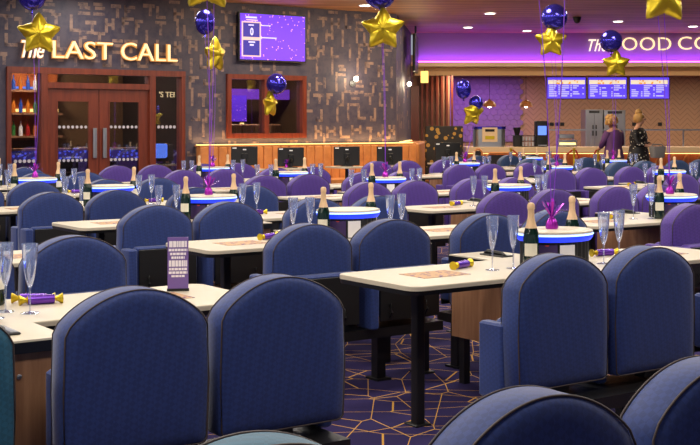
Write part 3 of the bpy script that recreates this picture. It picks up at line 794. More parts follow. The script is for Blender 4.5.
# things on the counter
def cthing(name, label, cat, px, Z=Zc+.3, grp=None):
    e = empty(name, Vector(((px-350)/F*Z, Z, zc+.001))); return tag(e, label, cat, grp)
def H(y, Z=Zc+.3): return CH-(y-YH)/F*Z-zc
e = cthing('drinks_urn', 'large stainless drinks dispenser with blue lid on left end of the food counter', 'dispenser', 489)
b = MB(); b.loft([[(x, y, z) for x, y in rrect(-.37, .37, -.24, .24, .12, 6)] for z in (0, H(129))], M['steel']); b.obj('body', e)
b = MB(); b.loft([[(x, y, z) for x, y in rrect(-.385, .385, -.25, .25, .12, 6)] for z in (H(129), H(126.5))], M['bfoil']); b.obj('lid', e)
b = MB(); b.box(-.19, .17, -.26, -.235, .12, .46, M['cream']); b.box(-.12, .10, -.265, -.255, .36, .42, M['dark_cloth']); b.box(-.12, .10, -.265, -.255, .18, .26, M['gold']); b.obj('label_plate', e)
for px, nm in ((517, 'left'),):
    e = cthing('coffee_grinder', 'small dark coffee grinder right of the steel drinks dispenser', 'grinder', px)
    b = MB(); b.bbox(-.09, .09, -.1, .1, 0, .28, M['pan'], .02); b.obj('body', e)
    b = MB(); b.lathe([(.05, .28), (.09, .44), (.09, .46)], M['black'], 12); b.obj('hopper', e)
ORD_ = ['first', 'second', 'third', 'fourth', 'fifth', 'sixth']
e = cthing('cup_rack', 'wire rack of stacked cups beside the dark coffee grinder', 'rack', 528)
b = MB()
for z in (.0, .13, .26): b.box(-.17, .17, -.1, .1, z, z+.015, M['black'])
for x in (-.17, .155): b.box(x, x+.015, -.1, .1, 0, .27, M['black'])
b.obj('frame', e)
for z in (.016, .146):
    for i in range(4):
        k = MB(); k.lathe([(.025, 0), (.033, .1)], M['paper'], 10); o = k.obj('paper_cup'); o.location = e.location+Vector((-.118+i*.079, 0, z)); tag(o, 'small pale cup, %s from left on the %s tier of the wire rack' % (ORD_[i], 'lower' if z < .1 else 'upper'), 'cup', 'cups in the wire rack')
e = cthing('coffee_machine', 'tall black coffee machine with blue glowing front on the food counter', 'coffee machine', 541)
b = MB(); b.bbox(-.14, .14, -.18, .18, 0, H(121), M['pan'], .03); b.obj('body', e)
b = MB(); b.box(-.10, .10, -.19, -.178, H(135), H(126), M['blueglow']); b.obj('screen', e)
b = MB(); b.box(-.10, .10, -.26, -.178, .02, .05, M['steel']); b.obj('drip_tray', e)
e = cthing('food_warmer', 'bright two tier food warmer on the counter', 'food warmer', 566.5)
b = MB(); b.bbox(-.23, .23, -.15, .15, 0, .16, M['steel'], .02); b.obj('base', e)
b = MB(); b.bbox(-.20, .17, -.12, .12, .20, .30, M['steel'], .02); b.obj('hood', e)
b = MB(); b.box(-.19, .19, -.152, -.146, .05, .10, M['warmstrip']); b.obj('light_strip', e)
b = MB(); b.box(-.2, -.18, -.1, .1, .16, .2, M['steel']); b.box(.15, .17, -.1, .1, .16, .2, M['steel']); b.obj('post', e)
# fridges behind
for xa, xb, yt, lab in ((585.5, 603, 109.5, 'left'), (604, 625.5, 110, 'right')):
    Zk = 33.5; A_ = at(xa, 0, Zk); B_ = at(xb, 0, Zk)
    e = empty('fridge', Vector((A_.x, Zk, 0))); tag(e, '%s of two tall steel fridges behind the food counter' % lab, 'fridge', 'steel fridges')
    w = B_.x-A_.x; h = CH-(yt-YH)/F*Zk
    b = MB(); b.bbox(0, w, 0, .7, .0, h, M['steel'], .015); b.obj('body', e)
    b = MB(); b.box(.02, w/2-.005, -.03, 0, .2, h-.12, M['steel']); d_ = b.obj('door', e); k = MB(); k.box(w/2-.06, w/2-.03, -.06, -.03, 1.2, 1.5, M['black']); k.obj('handle', d_)
    b = MB(); b.box(w/2+.005, w-.02, -.03, 0, .2, h-.12, M['steel']); d_ = b.obj('door', e); k = MB(); k.box(w/2+.03, w/2+.06, -.06, -.03, 1.2, 1.5, M['black']); k.obj('handle', d_)
    b = MB(); b.box(.1, w-.1, -.012, 0, h-.10, h-.03, M['pan']); b.obj('control_panel', e)
for si, px in enumerate((564.5, 570, 576, 581.5, 660, 688)):
    Zk = 33.0; e = empty('wall_socket', Vector(((px-350)/F*Zk, ZBK-.005, CH-(124-YH)/F*Zk))); tag(e, 'small black socket on the timber wall behind the counter, %s from the left' % ORD_[si], 'socket', 'sockets on the back wall')
    b = MB(); b.bbox(-.06, .06, -.03, 0, -.05, .05, M['pan'], .01); b.obj('plate', e)
# pendants
for px, py, Zk in ((489.5, 104, 31), (526, 104, 31)):
    P = at(px, py, Zk); e = empty('pendant_lamp', P); tag(e, 'copper dome pendant lamp hanging %s' % ('left, in front of the tiled wall' if px < 500 else 'right, in front of the tiled wall'), 'lamp', 'copper pendants')
    b = MB(); b.lathe([(.17, -.07), (.165, .0), (.10, .07), (.03, .1), (.02, .13)], M['copper'] if 'copper' in M else M['tan'], 16); b.obj('lamp_shade', e)
    b = MB(); b.tube([(0, 0, .13), (0, 0, 2.94-P.z)], .006, M['black'], 5); b.obj('cord', e)
    b = MB(); b.sphere((0, 0, -.05), .05, M['bulb'], 10, 6); b.obj('bulb', e)
    b = MB(); b.lathe([(.02, 2.88-P.z), (.06, 2.949-P.z)], M['black'], 10); b.obj('ceiling_cup', e)
# gold leaf screen beside the counter
e = empty('folding_screen', at(444, 0, 25.5)*1); e.location.z = 0; tag(e, 'black and gold leaf patterned privacy screen left of the food counter', 'screen')
Zs_ = 25.5; hs = CH-(126-YH)/F*Zs_
w = 38/F*Zs_
b = MB(); b.bbox(-w/2, w/2, -.05, .05, .02, hs, M['screen_gold'], .03); b.obj('panel', e)
for s in (-1, 1):
    b = MB(); b.box(s*w/2-.03, s*w/2+.03, -.2, .2, 0, .03, M['black']); b.obj('foot', e)
# copper framed trolley panels
for px, xa, xb, y0, lab in ((499, 487, 512, 153, 'wide dark panel in a copper frame below the steel drinks dispenser'), (478, 474, 482, 149, 'narrow dark panel in a pale frame left of the copper framed panel')):
    Zk = 25.0; A_ = at(xa, 0, Zk); B_ = at(xb, 0, Zk); w = B_.x-A_.x; h = CH-(y0-YH)/F*Zk
    e = empty('service_trolley', Vector(((A_.x+B_.x)/2, Zk, 0))); tag(e, lab, 'trolley')
    b = MB(); b.tube([(-w/2, 0, .1), (-w/2, 0, h-.06), (-w/2+.06, 0, h), (w/2-.06, 0, h), (w/2, 0, h-.06), (w/2, 0, .1)], .022, M['tan'], 8); b.obj('frame', e)
    b = MB(); b.box(-w/2+.02, w/2-.02, 0, .02, .2, h-.04, M['dark_cloth']); b.obj('panel', e)
    b = MB(); b.box(-w/2+.02, w/2-.02, 0, .45, .12, .16, M['oak']); b.obj('shelf', e)
    for s in (-1, 1):
        b = MB(); b.tube([(s*(w/2-.05), .43, .05), (s*(w/2-.05), .43, .12)], .02, M['black']); b.sphere((s*(w/2-.05), 0, .04), .04, M['black'], 8, 6); b.sphere((s*(w/2-.05), .43, .04), .04, M['black'], 8, 6); b.obj('castor', e)

zr = 27.3
for i, (px, nm) in enumerate(((511, 'leftmost'), (574, 'middle'), (598, 'rightmost'))):
    p = at(px, 0, zr); e = empty('barrier_post', Vector((p.x, zr, 0))); tag(e, '%s of three slim posts holding the red rope before the counter' % nm, 'post', 'rope barrier posts')
    b = MB(); b.lathe([(.15, 0), (.15, .02), (.03, .04), (.022, .05), (.022, .92), (.035, .93), (.035, .97), (.01, .98)], M['gold'], 12); b.obj('pole', e)
M['rope'] = simple('red_rope', srgb(190, 70, 40), .8)
for i, (xa, xb, nm) in enumerate(((511, 574, 'left'), (574, 598, 'right'))):
    A_ = at(xa, 0, zr); B_ = at(xb, 0, zr); b = MB(); pts = []
    for k in range(13):
        t = k/12; pts.append((A_.x+.04+(B_.x-A_.x-.08)*t, zr, .93-.30*(1-(2*t-1)**2)))
    b.tube(pts, .02, M['rope'], 8); o = b.obj('barrier_rope'); tag(o, '%s red rope slung between slim posts before the counter' % nm, 'rope', 'barrier ropes')
# downlights seen in the ceiling
def downlight(P, nm):
    e = empty('downlight', P); tag(e, nm, 'ceiling light', 'recessed downlights')
    b = MB(); b.lathe([(.13, -.012), (.13, 0)], M['steel'], 18); b.obj('rim', e)
    b = MB(); b.lathe([(.10, -.018), (.10, -.012)], M['spotlit'], 18); b.obj('lens', e)
for px, py, od in ((365, 5, 'first'), (490, 13, 'third'), (468, 27, 'second'), (527, 30.5, 'fourth'), (618, 21, 'fifth'), (693, 26, 'seventh'), (662, 5, 'sixth')):
    Z = (CEIL-CH)*F/(YH-py); P = Vector(((px-350)/F*Z, Z, CEIL)); downlight(P, 'recessed round downlight in the timber ceiling, %s from the left' % od)
for px, py in ((577, 19),):
    Z = (CEIL-CH)*F/(YH-py+2); e = empty('ceiling_camera', Vector(((px-350)/F*Z, Z, CEIL))); tag(e, 'small black dome camera on the timber ceiling', 'camera')
    b = MB(); b.lathe([(.001, -.14), (.05, -.12), (.08, -.06), (.09, 0)], M['pan'], 14); b.obj('dome', e)

# ================================================================== TABLES AND SEATS
COLS = {'A': Vector((-1.508, 4.795, 0))-U*.05, 'B': Vector((1.117, 6.557, 0)), 'C': Vector((3.785, 8.302, 0)), 'D': Vector((6.29, 11.951, 0)), 'E': Vector((8.867, 13.347, 0))}
LINE = {'A': 'front left line', 'B': 'left line', 'C': 'middle line', 'D': 'right line', 'E': 'far right line'}
ROWS = {'A': range(0, 2), 'B': range(0, 6), 'C': range(1, 6), 'D': range(1, 5), 'E': range(4, 6)}
ORD = ['first', 'second', 'third', 'fourth', 'fifth', 'sixth', 'seventh']
def pod(c, k): return COLS[c]+V*(k*PV)
def loc(P, a, b, z=0.0): return P+U*a+V*b+Vector((0, 0, z))
def oname(c, k): return ORD[k-ROWS[c][0]]
USE_SKIP = set('''bottle0:A1 bottle0:D1 bottle1:D1 cracker0:A0 cracker0:A1 cracker0:B3 cracker0:B4 cracker0:B5 cracker0:D1 cracker1:D1 cracker1:D2 drum:A1 drum:D1 flute0:A1 flute0:B5 flute0:D1 flute1:A1 flute1:D1 flute2:D1 flute3:D1 flyer0:A0 flyer0:A1 flyer0:B5 flyer1:B3 flyer1:B4 flyer1:B5 flyer1:C1 flyer1:D1 flyer1:D2 flyer1:E4 handset0:A1 handset0:B0 handset0:B1 handset0:B2 handset0:B3 handset0:B4 handset0:B5 handset0:C1 handset0:C2 handset0:C3 handset0:C4 handset0:C5 handset0:D1 handset0:D2 handset0:D3 handset0:D4 handset0:E4 handset0:E5 handset1:A0 handset1:A1 handset1:B3 handset1:B4 handset1:B5 handset1:C3 handset1:C4 handset1:C5 handset1:D1 seat:A1L1 seat:A2L0 seat:A2L1 seat:A2R0 seat:B5L1 seat:B6L0 seat:B6L1 seat:C1R1 seat:D1L0 seat:D1L1 seat:D1R0 seat:D1R1 seat:D2R1'''.split())
SKIP = set('''bottle0:A1 bottle0:D1 bottle1:D1 cracker0:A0 cracker0:A1 cracker0:B3 cracker0:B4 cracker0:B5 cracker0:D1 cracker1:D1 cracker1:D2 drum:A1 drum:D1 flute0:A1 flute0:B5 flute0:D1 flute1:A1 flute1:D1 flute2:D1 flute3:D1 flyer0:A0 flyer0:A1 flyer0:B5 flyer1:B3 flyer1:B4 flyer1:B5 flyer1:C1 flyer1:D1 flyer1:D2 flyer1:E4 handset0:A1 handset0:B0 handset0:B1 handset0:B2 handset0:B3 handset0:B4 handset0:B5 handset0:C1 handset0:C2 handset0:C3 handset0:C4 handset0:C5 handset0:D1 handset0:D2 handset0:D3 handset0:D4 handset0:E4 handset0:E5 handset1:A0 handset1:A1 handset1:B3 handset1:B4 handset1:B5 handset1:C3 handset1:C4 handset1:C5 handset1:D1 seat:A1L1 seat:A2L0 seat:A2L1 seat:A2R0 seat:B5L1 seat:B6L0 seat:B6L1 seat:C1R1 seat:D1L0 seat:D1L1 seat:D1R0 seat:D1R1 seat:D2R1'''.split())
def want(key): return key not in SKIP
KEY = {}
def reg(o, key): o['k'] = key
def seat_colour(c, r, wing, j):
    return SEATCOL.get((c, r, wing, j)) or SEATCOL.get((c, r)) or 'purple'
SEATCOL = {}
for r in range(-1, 9):
    SEATCOL[('A', r)] = 'blue'; SEATCOL[('B', r)] = 'blue'; SEATCOL[('E', r)] = 'slate'
for r in range(-1, 3):
    SEATCOL[('A', r, 'L', 0)] = 'teal'; SEATCOL[('A', r, 'L', 1)] = 'teal'

POSN = {('L', 1): 'leftmost', ('L', 0): 'second from left', ('R', 0): 'third from left', ('R', 1): 'rightmost'}
CNAME = {'blue': 'blue', 'purple': 'purple', 'teal': 'teal', 'slate': 'greyish'}
def seat_row(c, r, near, far, places=(('L', 0), ('L', 1), ('R', 0), ('R', 1))):
    P = COLS[c]+V*((r-.5)*PV)
    k0 = ROWS[c][0]
    for wing, j in places:
        key = 'seat:%s%d%s%d' % (c, r, wing, j)
        if not want(key): continue
        a = (.382+.585*j)*(-1 if wing == 'L' else 1)
        if c == 'A': a -= .095 if wing == 'R' else (.03 if r == 0 else .0)
        cc = seat_colour(c, r, wing, j)
        o = seat(cc, near, far, wing == 'R')
        o.location = loc(P, a, 0); o.rotation_euler.z = TH+(PI if wing == 'R' else 0)
        if r == k0: where = 'in front of first table of %s' % LINE[c]
        elif r < k0: where = 'at the very front, before the %s' % LINE[c]
        else: where = 'behind %s table of %s' % (oname(c, r-1), LINE[c])
        tag(o, '%s seat, %s of four %s' % (CNAME[cc], POSN[(wing, j)], where), 'seat', 'booth seats'); reg(o, key)
    for wing in 'LR':
        key = 'beam:%s%d%s' % (c, r, wing)
        if not want(key) or not any(p[0] == wing for p in places): continue
        s = -1 if wing == 'L' else 1
        e = empty('seat_beam', loc(P, 0, 0), TH)
        b = MB(); x = sorted((s*.1, s*1.10)); b.box(x[0], x[1]-.0, -.15, .15, .275, .33, M['black']); b.obj('rail', e)
        for q in (.14, .47, .98):
            g = MB(); g.box(s*q-.03, s*q+.03, -.03, .03, .01, .275, M['black']); g.box(s*q-.05, s*q+.05, -.06, .06, 0, .012, M['black']); g.obj('leg', e)
        side = 'left' if wing == 'L' else 'right'
        where = 'at the very front' if r < k0 else 'in front of first table' if r == k0 else 'behind %s table' % oname(c, r-1)
        tag(e, 'black beam under %s pair of seats %s of %s' % (side, where, LINE[c]), 'seat beam', 'seat beams'); reg(e, key)
def put(proto, key, P, rz, label, cat, group):
    if not want(key): return None
    o = copy_tree(proto); o.location = P; o.rotation_euler.z = rz; tag(o, label, cat, group); reg(o, key)
    if proto == FLUTE: o.scale = (1.2, 1.2, 1.12)
    if proto == BOTTLE: o.scale = (.95, .95, 1.05)
    return o
for c in 'ABCDE':
    for k in ROWS[c]:
        P = pod(c, k); on = '%s table of %s' % (oname(c, k), LINE[c]); q = '%s%d' % (c, k)
        put(TABLE, 'table:'+q, P, TH, '%s bingo table with cream top in the %s' % (oname(c, k), LINE[c]), 'table', 'bingo tables')
        dx = -.13 if q == 'A0' else 0
        put(DRUM, 'drum:'+q, loc(P, dx, 0, .7445), TH, 'blue lit drum with white top on %s' % on, 'console', 'lit drums on the tables')
        put(BOTTLE, 'bottle0:'+q, loc(P, -.27 if q != 'A0' else -.40, -.10, .7445), TH-.3, 'gold necked champagne bottle left of the drum on %s' % on, 'bottle', 'champagne bottles')
        put(BOTTLE, 'bottle1:'+q, loc(P, .33 if q != 'A0' else .205, .19, .7445), TH+.4, 'gold necked champagne bottle behind the drum on %s' % on, 'bottle', 'champagne bottles')
        for i, (a, b_, nm) in enumerate(((-.47, -.02, 'outer left'), (-.34, -.06, 'inner left'), (.22, -.17, 'inner right'), (.39, -.10, 'outer right'))):
            if q == 'A0' and i == 1: a, b_, nm = .325, .0, 'middle right'
            jx, jy = R.uniform(-.02, .02), R.uniform(-.02, .02)
            put(FLUTE, 'flute%d:%s' % (i, q), loc(P, a+jx+dx, b_+jy, .7445), TH, '%s champagne flute on %s' % (nm, on), 'glass', 'champagne flutes')
        for i, (a, b_, rz, nm) in enumerate(((-.56, .12, .35, 'left'), (.50, .10, -.2, 'right'))):
            if c in 'AB' or k < 3: put(CRACKER, 'cracker%d:%s' % (i, q), loc(P, a+dx, b_, .7445), TH+rz, 'purple party cracker with gold ends, %s of drum on %s' % (nm, on), 'cracker', 'party crackers')
        if q == 'A0': put(CRACKER, 'cracker2:A0', loc(P, .36, .16, .7445), TH-.5, 'purple party cracker with gold ends, behind another one on %s' % on, 'cracker', 'party crackers')
        for i, (a, b_, nm) in enumerate(((-.84, 0, 'left'), (.84, 0, 'right'))):
            put(FLYER, 'flyer%d:%s' % (i, q), loc(P, a, b_, .7445), TH, 'purple printed sheet on %s half of %s' % (nm, on), 'sheet', 'printed sheets')
        for i, (b_, nm) in enumerate(((-.47, 'near'), (.47, 'far'))):
            put(TABLET, 'handset%d:%s' % (i, q), loc(P, 0, b_, .7445), TH, 'black handset at %s end of the cabinet of %s' % (nm, on), 'handset', 'handsets on the cabinets')
    k0, k1 = ROWS[c][0], ROWS[c][-1]
    for k in range(k0, k1+2):
        seat_row(c, k, k > 0, k <= k1)
# the cross aisle: nearest seats with their backs to the next table
seat_row('A', -1, True, False, (('L', 0), ('R', 0), ('R', 1)))
# upright notice in front of the second seat
lf = empty('table_notice', Vector(((178-350)/F*5.46, 5.46, .7445)), .16); tag(lf, 'upright purple notice with white print standing on the front left table', 'notice')
b = MB(); b.box(-.047, .047, -.004, .004, 0, .245, M['leaflet']); b.obj('card', lf)
b = MB(); b.box(-.05, .05, -.006, .006, 0, .012, M['pan']); b.obj('holder', lf)
b = MB(); rr = random.Random(2)
for z, h, w in ((.200, .028, .040), (.182, .011, .042), (.164, .011, .036), (.147, .011, .030), (.112, .028, .041), (.095, .011, .040), (.079, .011, .042), (.064, .009, .03)):
    x = -w
    while x < w:
        e = x+rr.uniform(.007, .016); b.box(x, min(e, w), -.0055, -.0039, z, z+h, M['leaflet_txt']); x = e+.002
b.obj('print', lf)
# tables with terminals along the banquette
for i, (px, py) in enumerate(((244.5, 156), (291, 157), (347, 156), (390, 156), (448, 152))):
    v_ = 18.0; a_ = wa(px, v_)
    if i == 4: P0 = at(448, 0, 24.0); P0.z = 0
    else: P0 = uv(a_, v_)
    nm = ['leftmost', 'second', 'third', 'fourth', 'rightmost'][i]
    e = empty('banquette_table', P0, TH); tag(e, 'small cream topped table under the %s of five black terminals from the left' % nm, 'table', 'banquette tables')
    b = MB(); pts = rrect(-.30, .30, -.32, .32, .06); b.loft([[(x, y, .715) for x, y in pts], [(x, y, .742) for x, y in pts]], M['white_top']); b.obj('tabletop', e)
    b = MB(); b.lathe([(.25, 0), (.25, .015), (.04, .03), (.035, .715)], M['black'], 14); b.obj('pedestal', e)
    m_ = empty('bingo_terminal', P0+Vector((0, 0, .7425)), TH*.35); tag(m_, '%s of five black terminals seen from behind along the banquette' % nm, 'terminal', 'terminals along the banquette')
    b = MB(); b.lathe([(.12, 0), (.12, .012), (.03, .02), (.025, .1)], M['pan'], 14); b.obj('base', m_)
    b = MB(); b.tube([(0, 0, .08), (0, -.06, .16), (0, .0, .22)], .022, M['black'], 8); b.obj('arm', m_)
    zc_ = CH-(py-YH)/F*P0.y-.7425; w = 26.5/F*P0.y/2; h = 19/F*P0.y/2
    b = MB(); b.bbox(-w, w, 0.0, .045, zc_-h, zc_+h, M['pan'], .012); so = b.obj('screen', m_)
    b = MB(); b.bbox(-.05, .05, -.03, .0, zc_-.07, zc_+.05, M['black'], .01); b.obj('mount', so)
    b = MB(); b.box(-.03, .03, -.003, 0, zc_+h*.62, zc_+h*.74, M['paper']); b.box(-w+.02, -w+.09, -.003, 0, zc_+h*.78, zc_+h*.9, M['paper']); b.obj('badge', so)

# ------------------------------------------------------------------ balloons, weights, ribbons
def bouquet(c, k, items, off=(0, .02), where=''):
    P = loc(pod(c, k), off[0], off[1], .7445+.1875)
    on = 'the %s table of the %s' % (oname(c, k), LINE[c])
    wgt = put(WEIGHT, 'weight:%s%d' % (c, k), P, R.uniform(0, 6), 'magenta balloon weight with spiky tassel on %s' % on, 'balloon weight', 'balloon weights')
    ends = []
    for kind, px, py, rz, tilt, size in items:
        Zb = P.y+R.uniform(-.05, .05); B_ = at(px, py, Zb)
        add_balloon(kind, B_, rz, tilt, '%s above %s' % ({'star': 'gold star balloon', 'round': 'round blue balloon', 'egg': 'rounded blue balloon'}[kind], on), size)
        bot = B_+Vector((0, 0, -.14 if kind == 'star' else -.21)); ends.append(bot)
    rb = MB()
    for e_ in ends:
        p0 = Vector((0, 0, .05)); p1 = e_-P; mid = (p0+p1)/2+Vector((.015, 0, 0))
        rb.tube([p0, p0*.75+p1*.25+Vector((.01, 0, 0)), mid, p0*.25+p1*.75+Vector((.01, 0, 0)), p1], 0.0028, M['ribbon'], 5)
    if wgt:
        o = rb.obj('ribbon', wgt); o.rotation_euler.z = -wgt.rotation_euler.z; o['label'] = 'thin purple ribbon'
bouquet('B', 4, [('star', 39, 34, .25, 0, .96), ('egg', 32, -9, 0, 0, 1.0)])
bouquet('B', 2, [('star', 207, -18, .1, 0, 1.0), ('round', 214, -60, 0, 0, 1.0)])
bouquet('C', 5, [('star', 215, 55, 1.15, 0, 1.02), ('egg', 205, 22, 0, 0, .82)])
bouquet('C', 3, [('star', 383, 29, -.1, 0, 1.0), ('round', 380, -7, 0, 0, .95)])
bouquet('D', 3, [('star', 551, 41, .1, 0, .98), ('round', 554.5, 17, 0, 0, 1.0)])
bouquet('E', 4, [('star', 616, 64, .0, 0, .98), ('round', 611, 41, 0, 0, 1.0)])
bouquet('C', 1, [('star', 664, -5, .1, 0, 1.0), ('round', 655, -40, 0, 0, 1.0)])
bouquet('B', 0, [('star', 535, -70, 0, 0, 1.0), ('round', 566, -95, 0, 0, 1.0)])
bouquet('D', 4, [('egg', 463.5, 89, 0, 0, .72), ('star', 473, 113, .7, .3, .9), ('round', 476, 103, 0, 0, .6)])
# the pair in front of the wall window is tied at the table below it
P = uv(wa(272, 18.0), 18.0, .7425); 
w_ = put(WEIGHT, 'weight:window', P+U*.3, 0, 'small magenta balloon weight on a banquette table below the window', 'balloon weight', 'balloon weights')
for kind, px, py, rz, size in (('star', 270, 104, 1.2, 1.0), ('round', 276.5, 84, 0, .98)):
    add_balloon(kind, at(px, py, P.y), rz, 0, '%s in front of the framed wall window' % ('gold star balloon' if kind == 'star' else 'round blue balloon'), size)

# ------------------------------------------------------------------ people
def skin_chain(name, verts, edges, radii, mat, levels=2):
    me = bpy.data.meshes.new(name); me.from_pydata(verts, edges, []); o = bpy.data.objects.new(name, me); col.objects.link(o)
    sk = o.modifiers.new('s', 'SKIN'); sk.use_smooth_shade = True
    sb = o.modifiers.new('d', 'SUBSURF'); sb.levels = levels; sb.render_levels = levels
    for i, r in enumerate(radii): me.skin_vertices[0].data[i].radius = (r, r) if not isinstance(r, tuple) else r
    me.skin_vertices[0].data[0].use_root = True
    bpy.context.view_layer.update()
    m2 = bpy.data.meshes.new_from_object(o.evaluated_get(bpy.context.evaluated_depsgraph_get())); bpy.data.objects.remove(o)
    m2.materials.clear(); m2.materials.append(mat)
    m2.polygons.foreach_set('use_smooth', [True]*len(m2.polygons))
    r = bpy.data.objects.new(name, m2); col.objects.link(r); return r
def person(P, rz, label, h, arms, dress, top, hairstyle, head_tilt=(0, 0), girth=1.0):
    """front is -y; built 1.72 m tall then scaled."""
    v = [(0, 0, .95), (0, .005, 1.10), (0, .01, 1.28), (0, .015, 1.42), (0, .005, 1.50), (head_tilt[0]*.5, -.015+head_tilt[1]*.5, 1.56), (head_tilt[0], -.03+head_tilt[1], 1.62), (head_tilt[0], -.025+head_tilt[1], 1.68)]
    r = [(.15, .11), (.125, .095), (.15, .105), (.10, .075), (.05, .05), (.062, .07), (.078, .09), (.06, .07)]
    e = [(0, 1), (1, 2), (2, 3), (3, 4), (4, 5), (5, 6), (6, 7)]
    for s in (-1, 1):
        i = len(v); v += [(s*.09, 0, .85), (s*.10, -.01, .5), (s*.10, .01, .12), (s*.105, -.03, .05), (s*.11, -.15, .035)]; r += [.095, .062, .042, .04, .03]; e += [(0, i), (i, i+1), (i+1, i+2), (i+2, i+3), (i+3, i+4)]
        sh, el, wr, ha = arms[0 if s < 0 else 1]
        i = len(v); v += [(s*.17, .01, 1.40), el, wr, ha]; r += [.055, .042, .03, .032]; e += [(3, i), (i, i+1), (i+1, i+2), (i+2, i+3)]
        hd = (Vector(ha)-Vector(wr)).normalized(); sd = hd.cross(Vector((0, 0, 1)))
        if sd.length < .1: sd = Vector((1, 0, 0))
        sd.normalize()
        for q, (o_, L) in enumerate(((-.027, .065), (-.009, .078), (.009, .074), (.027, .058))):
            p0 = Vector(ha)+sd*o_+hd*.02; p1 = p0+hd*L*.6+Vector((0, 0, -.006)); p2 = p0+hd*L+Vector((0, 0, -.022))
            j = len(v); v += [tuple(p0), tuple(p1), tuple(p2)]; r += [.0095, .0088, .0075]; e += [(i+3, j), (j, j+1), (j+1, j+2)]
        p0 = Vector(wr)+(Vector(ha)-Vector(wr))*.55+sd*(-.035*s); p1 = p0+hd*.035+sd*(-.018*s); j = len(v); v += [tuple(p0), tuple(p1)]; r += [.011, .009]; e += [(i+3, j), (j, j+1)]
    body = skin_chain('body', v, e, r, M['skin'], 2)
    root = empty('person', P, rz); root.scale = (h/1.72,)*3; body.parent = root; tag(root, label, 'person')
    hx, hy = head_tilt[0], head_tilt[1]
    fc = MB()
    for s in (-1, 1): fc.sphere((hx+s*.03, hy-.118, 1.635), .011, M['dark_cloth'], 8, 6)
    fc.obj('eyes', root)
    n_ = MB(); n_.tube([(hx, hy-.115, 1.635), (hx, hy-.138, 1.605), (hx, hy-.118, 1.60)], [.008, .014, .010], M['skin'], 8); n_.obj('nose', root)
    n_ = MB(); n_.tube([(hx-.02, hy-.112, 1.578), (hx, hy-.118, 1.577), (hx+.02, hy-.112, 1.578)], .006, M['tassel'] if False else M['lip'], 6); n_.obj('mouth', root)
    for s in (-1, 1): n_ = MB(); n_.sphere((hx+s*.082, hy-.02, 1.615), .022, M['skin'], 8, 6, (.4, .8, 1.2)); n_.obj('ear', root)
    rr = random.Random(1)
    hr = MB(); hr.sphere((hx, hy+.012, 1.66), .115, M['hair'], 18, 12, (1, 1.08, .98))
    if hairstyle == 'bun': hr.sphere((hx, hy+.02, 1.775), .075, M['hair'], 12, 8)
    if hairstyle == 'curly':
        for i in range(46):
            a, t = rr.uniform(0, 2*PI), rr.uniform(-.45, 1.3)
            if math.sin(a) < -.35 and t < .5: continue
            hr.sphere((hx+.108*math.cos(a)*math.cos(t), hy+.01+.112*math.sin(a)*math.cos(t), 1.645+.108*math.sin(t)), .048, M['hair'], 8, 6)
    # face opening: push the front of the cap back
    hr.v = [(x, max(y, hy-.075+.35*max(0, z-1.66)*-1) if z < 1.70 and y < hy else y, z) for x, y, z in hr.v]
    hr.obj('hair', root, 1.2)
    # dress / top: elliptical loft
    ell = lambda z, a, b_, oy=0: [(a*math.cos(2*PI*i/24)*(1+.03*math.sin(5*2*PI*i/24) if z < .9 else 1), oy+b_*math.sin(2*PI*i/24), z) for i in range(24)]
    dz = [(.42, .27, .23), (.62, .25, .21), (.88, .215, .165), (1.02, .185, .145), (1.12, .165, .13), (1.27, .185, .14), (1.38, .185, .115), (1.44, .12, .085), (1.46, .075, .065)]
    d = MB(); d.loft([ell(z, a, b_) for z, a, b_ in [(z, a*girth, b_*girth) for z, a, b_ in dz]], dress, True)
    d.obj('dress', root, 1.2)
    for k, s in ((0, -1), (1, 1)):
        sh, el, wr, ha = arms[k]
        a = MB(); p = Vector((s*.15, .01, 1.40)); w3 = Vector(el)*.45+Vector(wr)*.55
        a.tube([p, (Vector((s*.17, .01, 1.40))+Vector(el))/2, el, w3], [.085, .075, .068, .055], top, 12); a.obj('sleeve', root, 1.2)
    return root
M['lip'] = simple('lip', srgb(170, 90, 90), .5)
Zp = 24.2
# woman in the floral dress, turned to the right, both forearms forward on a grey basket
PW = at(638.5, 0, Zp); PW.z = 0
aw = [(None, (-.23, -.02, 1.14), (-.10, -.26, 1.09), (-.06, -.33, 1.08)), (None, (.23, -.04, 1.14), (.12, -.28, 1.10), (.07, -.35, 1.09))]
person(PW, math.radians(62), 'woman with blonde bun in black floral dress holding a grey basket at the food court', 1.70, aw, M['floral'], M['floral'], 'bun', (0, -.02), 1.3)
e = empty('basket', PW+Vector((.32, -.24, 1.085-.24)), .3); tag(e, 'grey woven basket held by the woman in the floral dress', 'basket')
b = MB(); b.loft([[(x, y, z) for x, y in rrect(-s, s, -s*.7, s*.7, .05)] for z, s in ((0, .12), (.02, .13), (.22, .15), (.23, .14), (.06, .12))], M['grey']); b.obj('body', e)
b = MB(); b.tube([(-.14, 0, .22), (-.10, 0, .27), (.10, 0, .27), (.14, 0, .22)], .012, M['grey']); b.obj('handle', e)
PC = at(613.5, 0, Zp+.6); PC.z = 0
ac = [(None, (-.25, -.06, 1.16), (-.20, -.26, 1.02), (-.17, -.34, 1.0)), (None, (.25, -.05, 1.15), (.16, -.26, 1.05), (.12, -.34, 1.04))]
person(PC, math.radians(205), 'person with curly blonde hair in plum cardigan facing the food counter', 1.66, ac, M['purple_cloth'], M['purple_cloth'], 'curly', (.05, -.03), 1.12)

# ------------------------------------------------------------------ drop the prototypes, keep their copies
for o in protos: purge(o)
for r in SEATS.values(): pass

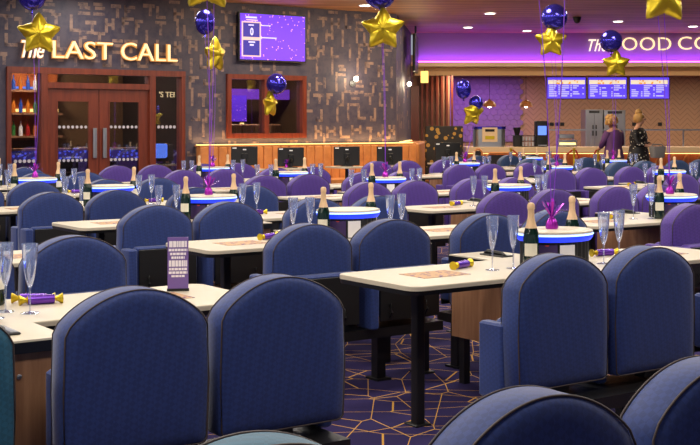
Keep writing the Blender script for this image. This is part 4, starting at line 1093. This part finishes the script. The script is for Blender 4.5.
# ================================================================== LIGHT
def area(P, size, power, colr=(1, .93, .82), rot=(0, 0, 0), sy=None, name='area_lamp'):
    L = bpy.data.lights.new(name, 'AREA'); L.energy = power; L.color = colr; L.size = size
    if sy: L.shape = 'RECTANGLE'; L.size_y = sy
    else: L.shape = 'DISK'
    o = bpy.data.objects.new(name, L); col.objects.link(o); o.location = P; o.rotation_euler = rot; return o
for i in range(-2, 5):
    for j in range(0, 9):
        P = uv(i*3.2+1.6, 1.5+j*2.05+.6, CEIL-.06)
        if -9 < P.x < 13 and 0.5 < P.y < 21.5: area(P, .7, 40)
for i in range(6): area(uv(bx0+.8+i*1.25, 17.6, CEIL-.06), .4, 34, (1, .80, .55), (math.radians(12), 0, TH))  # unseen warm lamps added to brighten the banquette
area(uv((bx0+bx1)/2, WALLV-.09, zt+.06), bx1-bx0, 26, (1, .6, .22), (PI, 0, TH), .03, 'rail_glow')
# purple cove
area(Vector((10.3, ZF-.09, 3.085)), 17.4, 60, (.38, .06, 1), (math.radians(180-12), 0, 0), .05, 'cove_glow')
# food court soffit lamps
for x in (3, 5, 7, 9, 11, 13): area(Vector((x, 32.6, 2.93)), .3, 58, (1, .82, .62))
for x in (2.5, 5.5, 8.5, 11.5): area(Vector((x, 27.2, CEIL-.05)), .3, 40, (1, .86, .65))
area(Vector((3.4, 34.8, 2.93)), 3.2, 60, (.5, .2, 1), (0, 0, 0), .2, 'tile_glow')
# unseen lamps added to brighten the room behind the window and the stand-in bar
area(uv(aW0+1.6, WALLV+1.9, 3.2), .5, 70, (1, .8, .6)); area(uv(wa(40)+.8, WALLV+2.4, 3.2), .5, 110, (1, .8, .6)); area(uv(wa(130)+.8, WALLV+2.4, 3.2), .5, 22, (.9, .7, .6))
w = bpy.data.worlds.new('World'); sc.world = w; w.use_nodes = True
w.node_tree.nodes['Background'].inputs['Color'].default_value = (.80, .84, 1, 1); w.node_tree.nodes['Background'].inputs['Strength'].default_value = .42

# ------------------------------------------------------------------ camera
cam = bpy.data.cameras.new('camera'); co = bpy.data.objects.new('camera', cam); col.objects.link(co)
co.location = (0, 0, CH); co.rotation_euler = (PI/2, 0, 0)
cam.sensor_width = 36; cam.lens = F/700*36; cam.shift_y = -(222.5-YH)/700; cam.clip_end = 200
sc.camera = co
sc.view_settings.view_transform = 'Standard'; sc.view_settings.look = 'None'; sc.view_settings.gamma = 1; sc.view_settings.exposure = 0
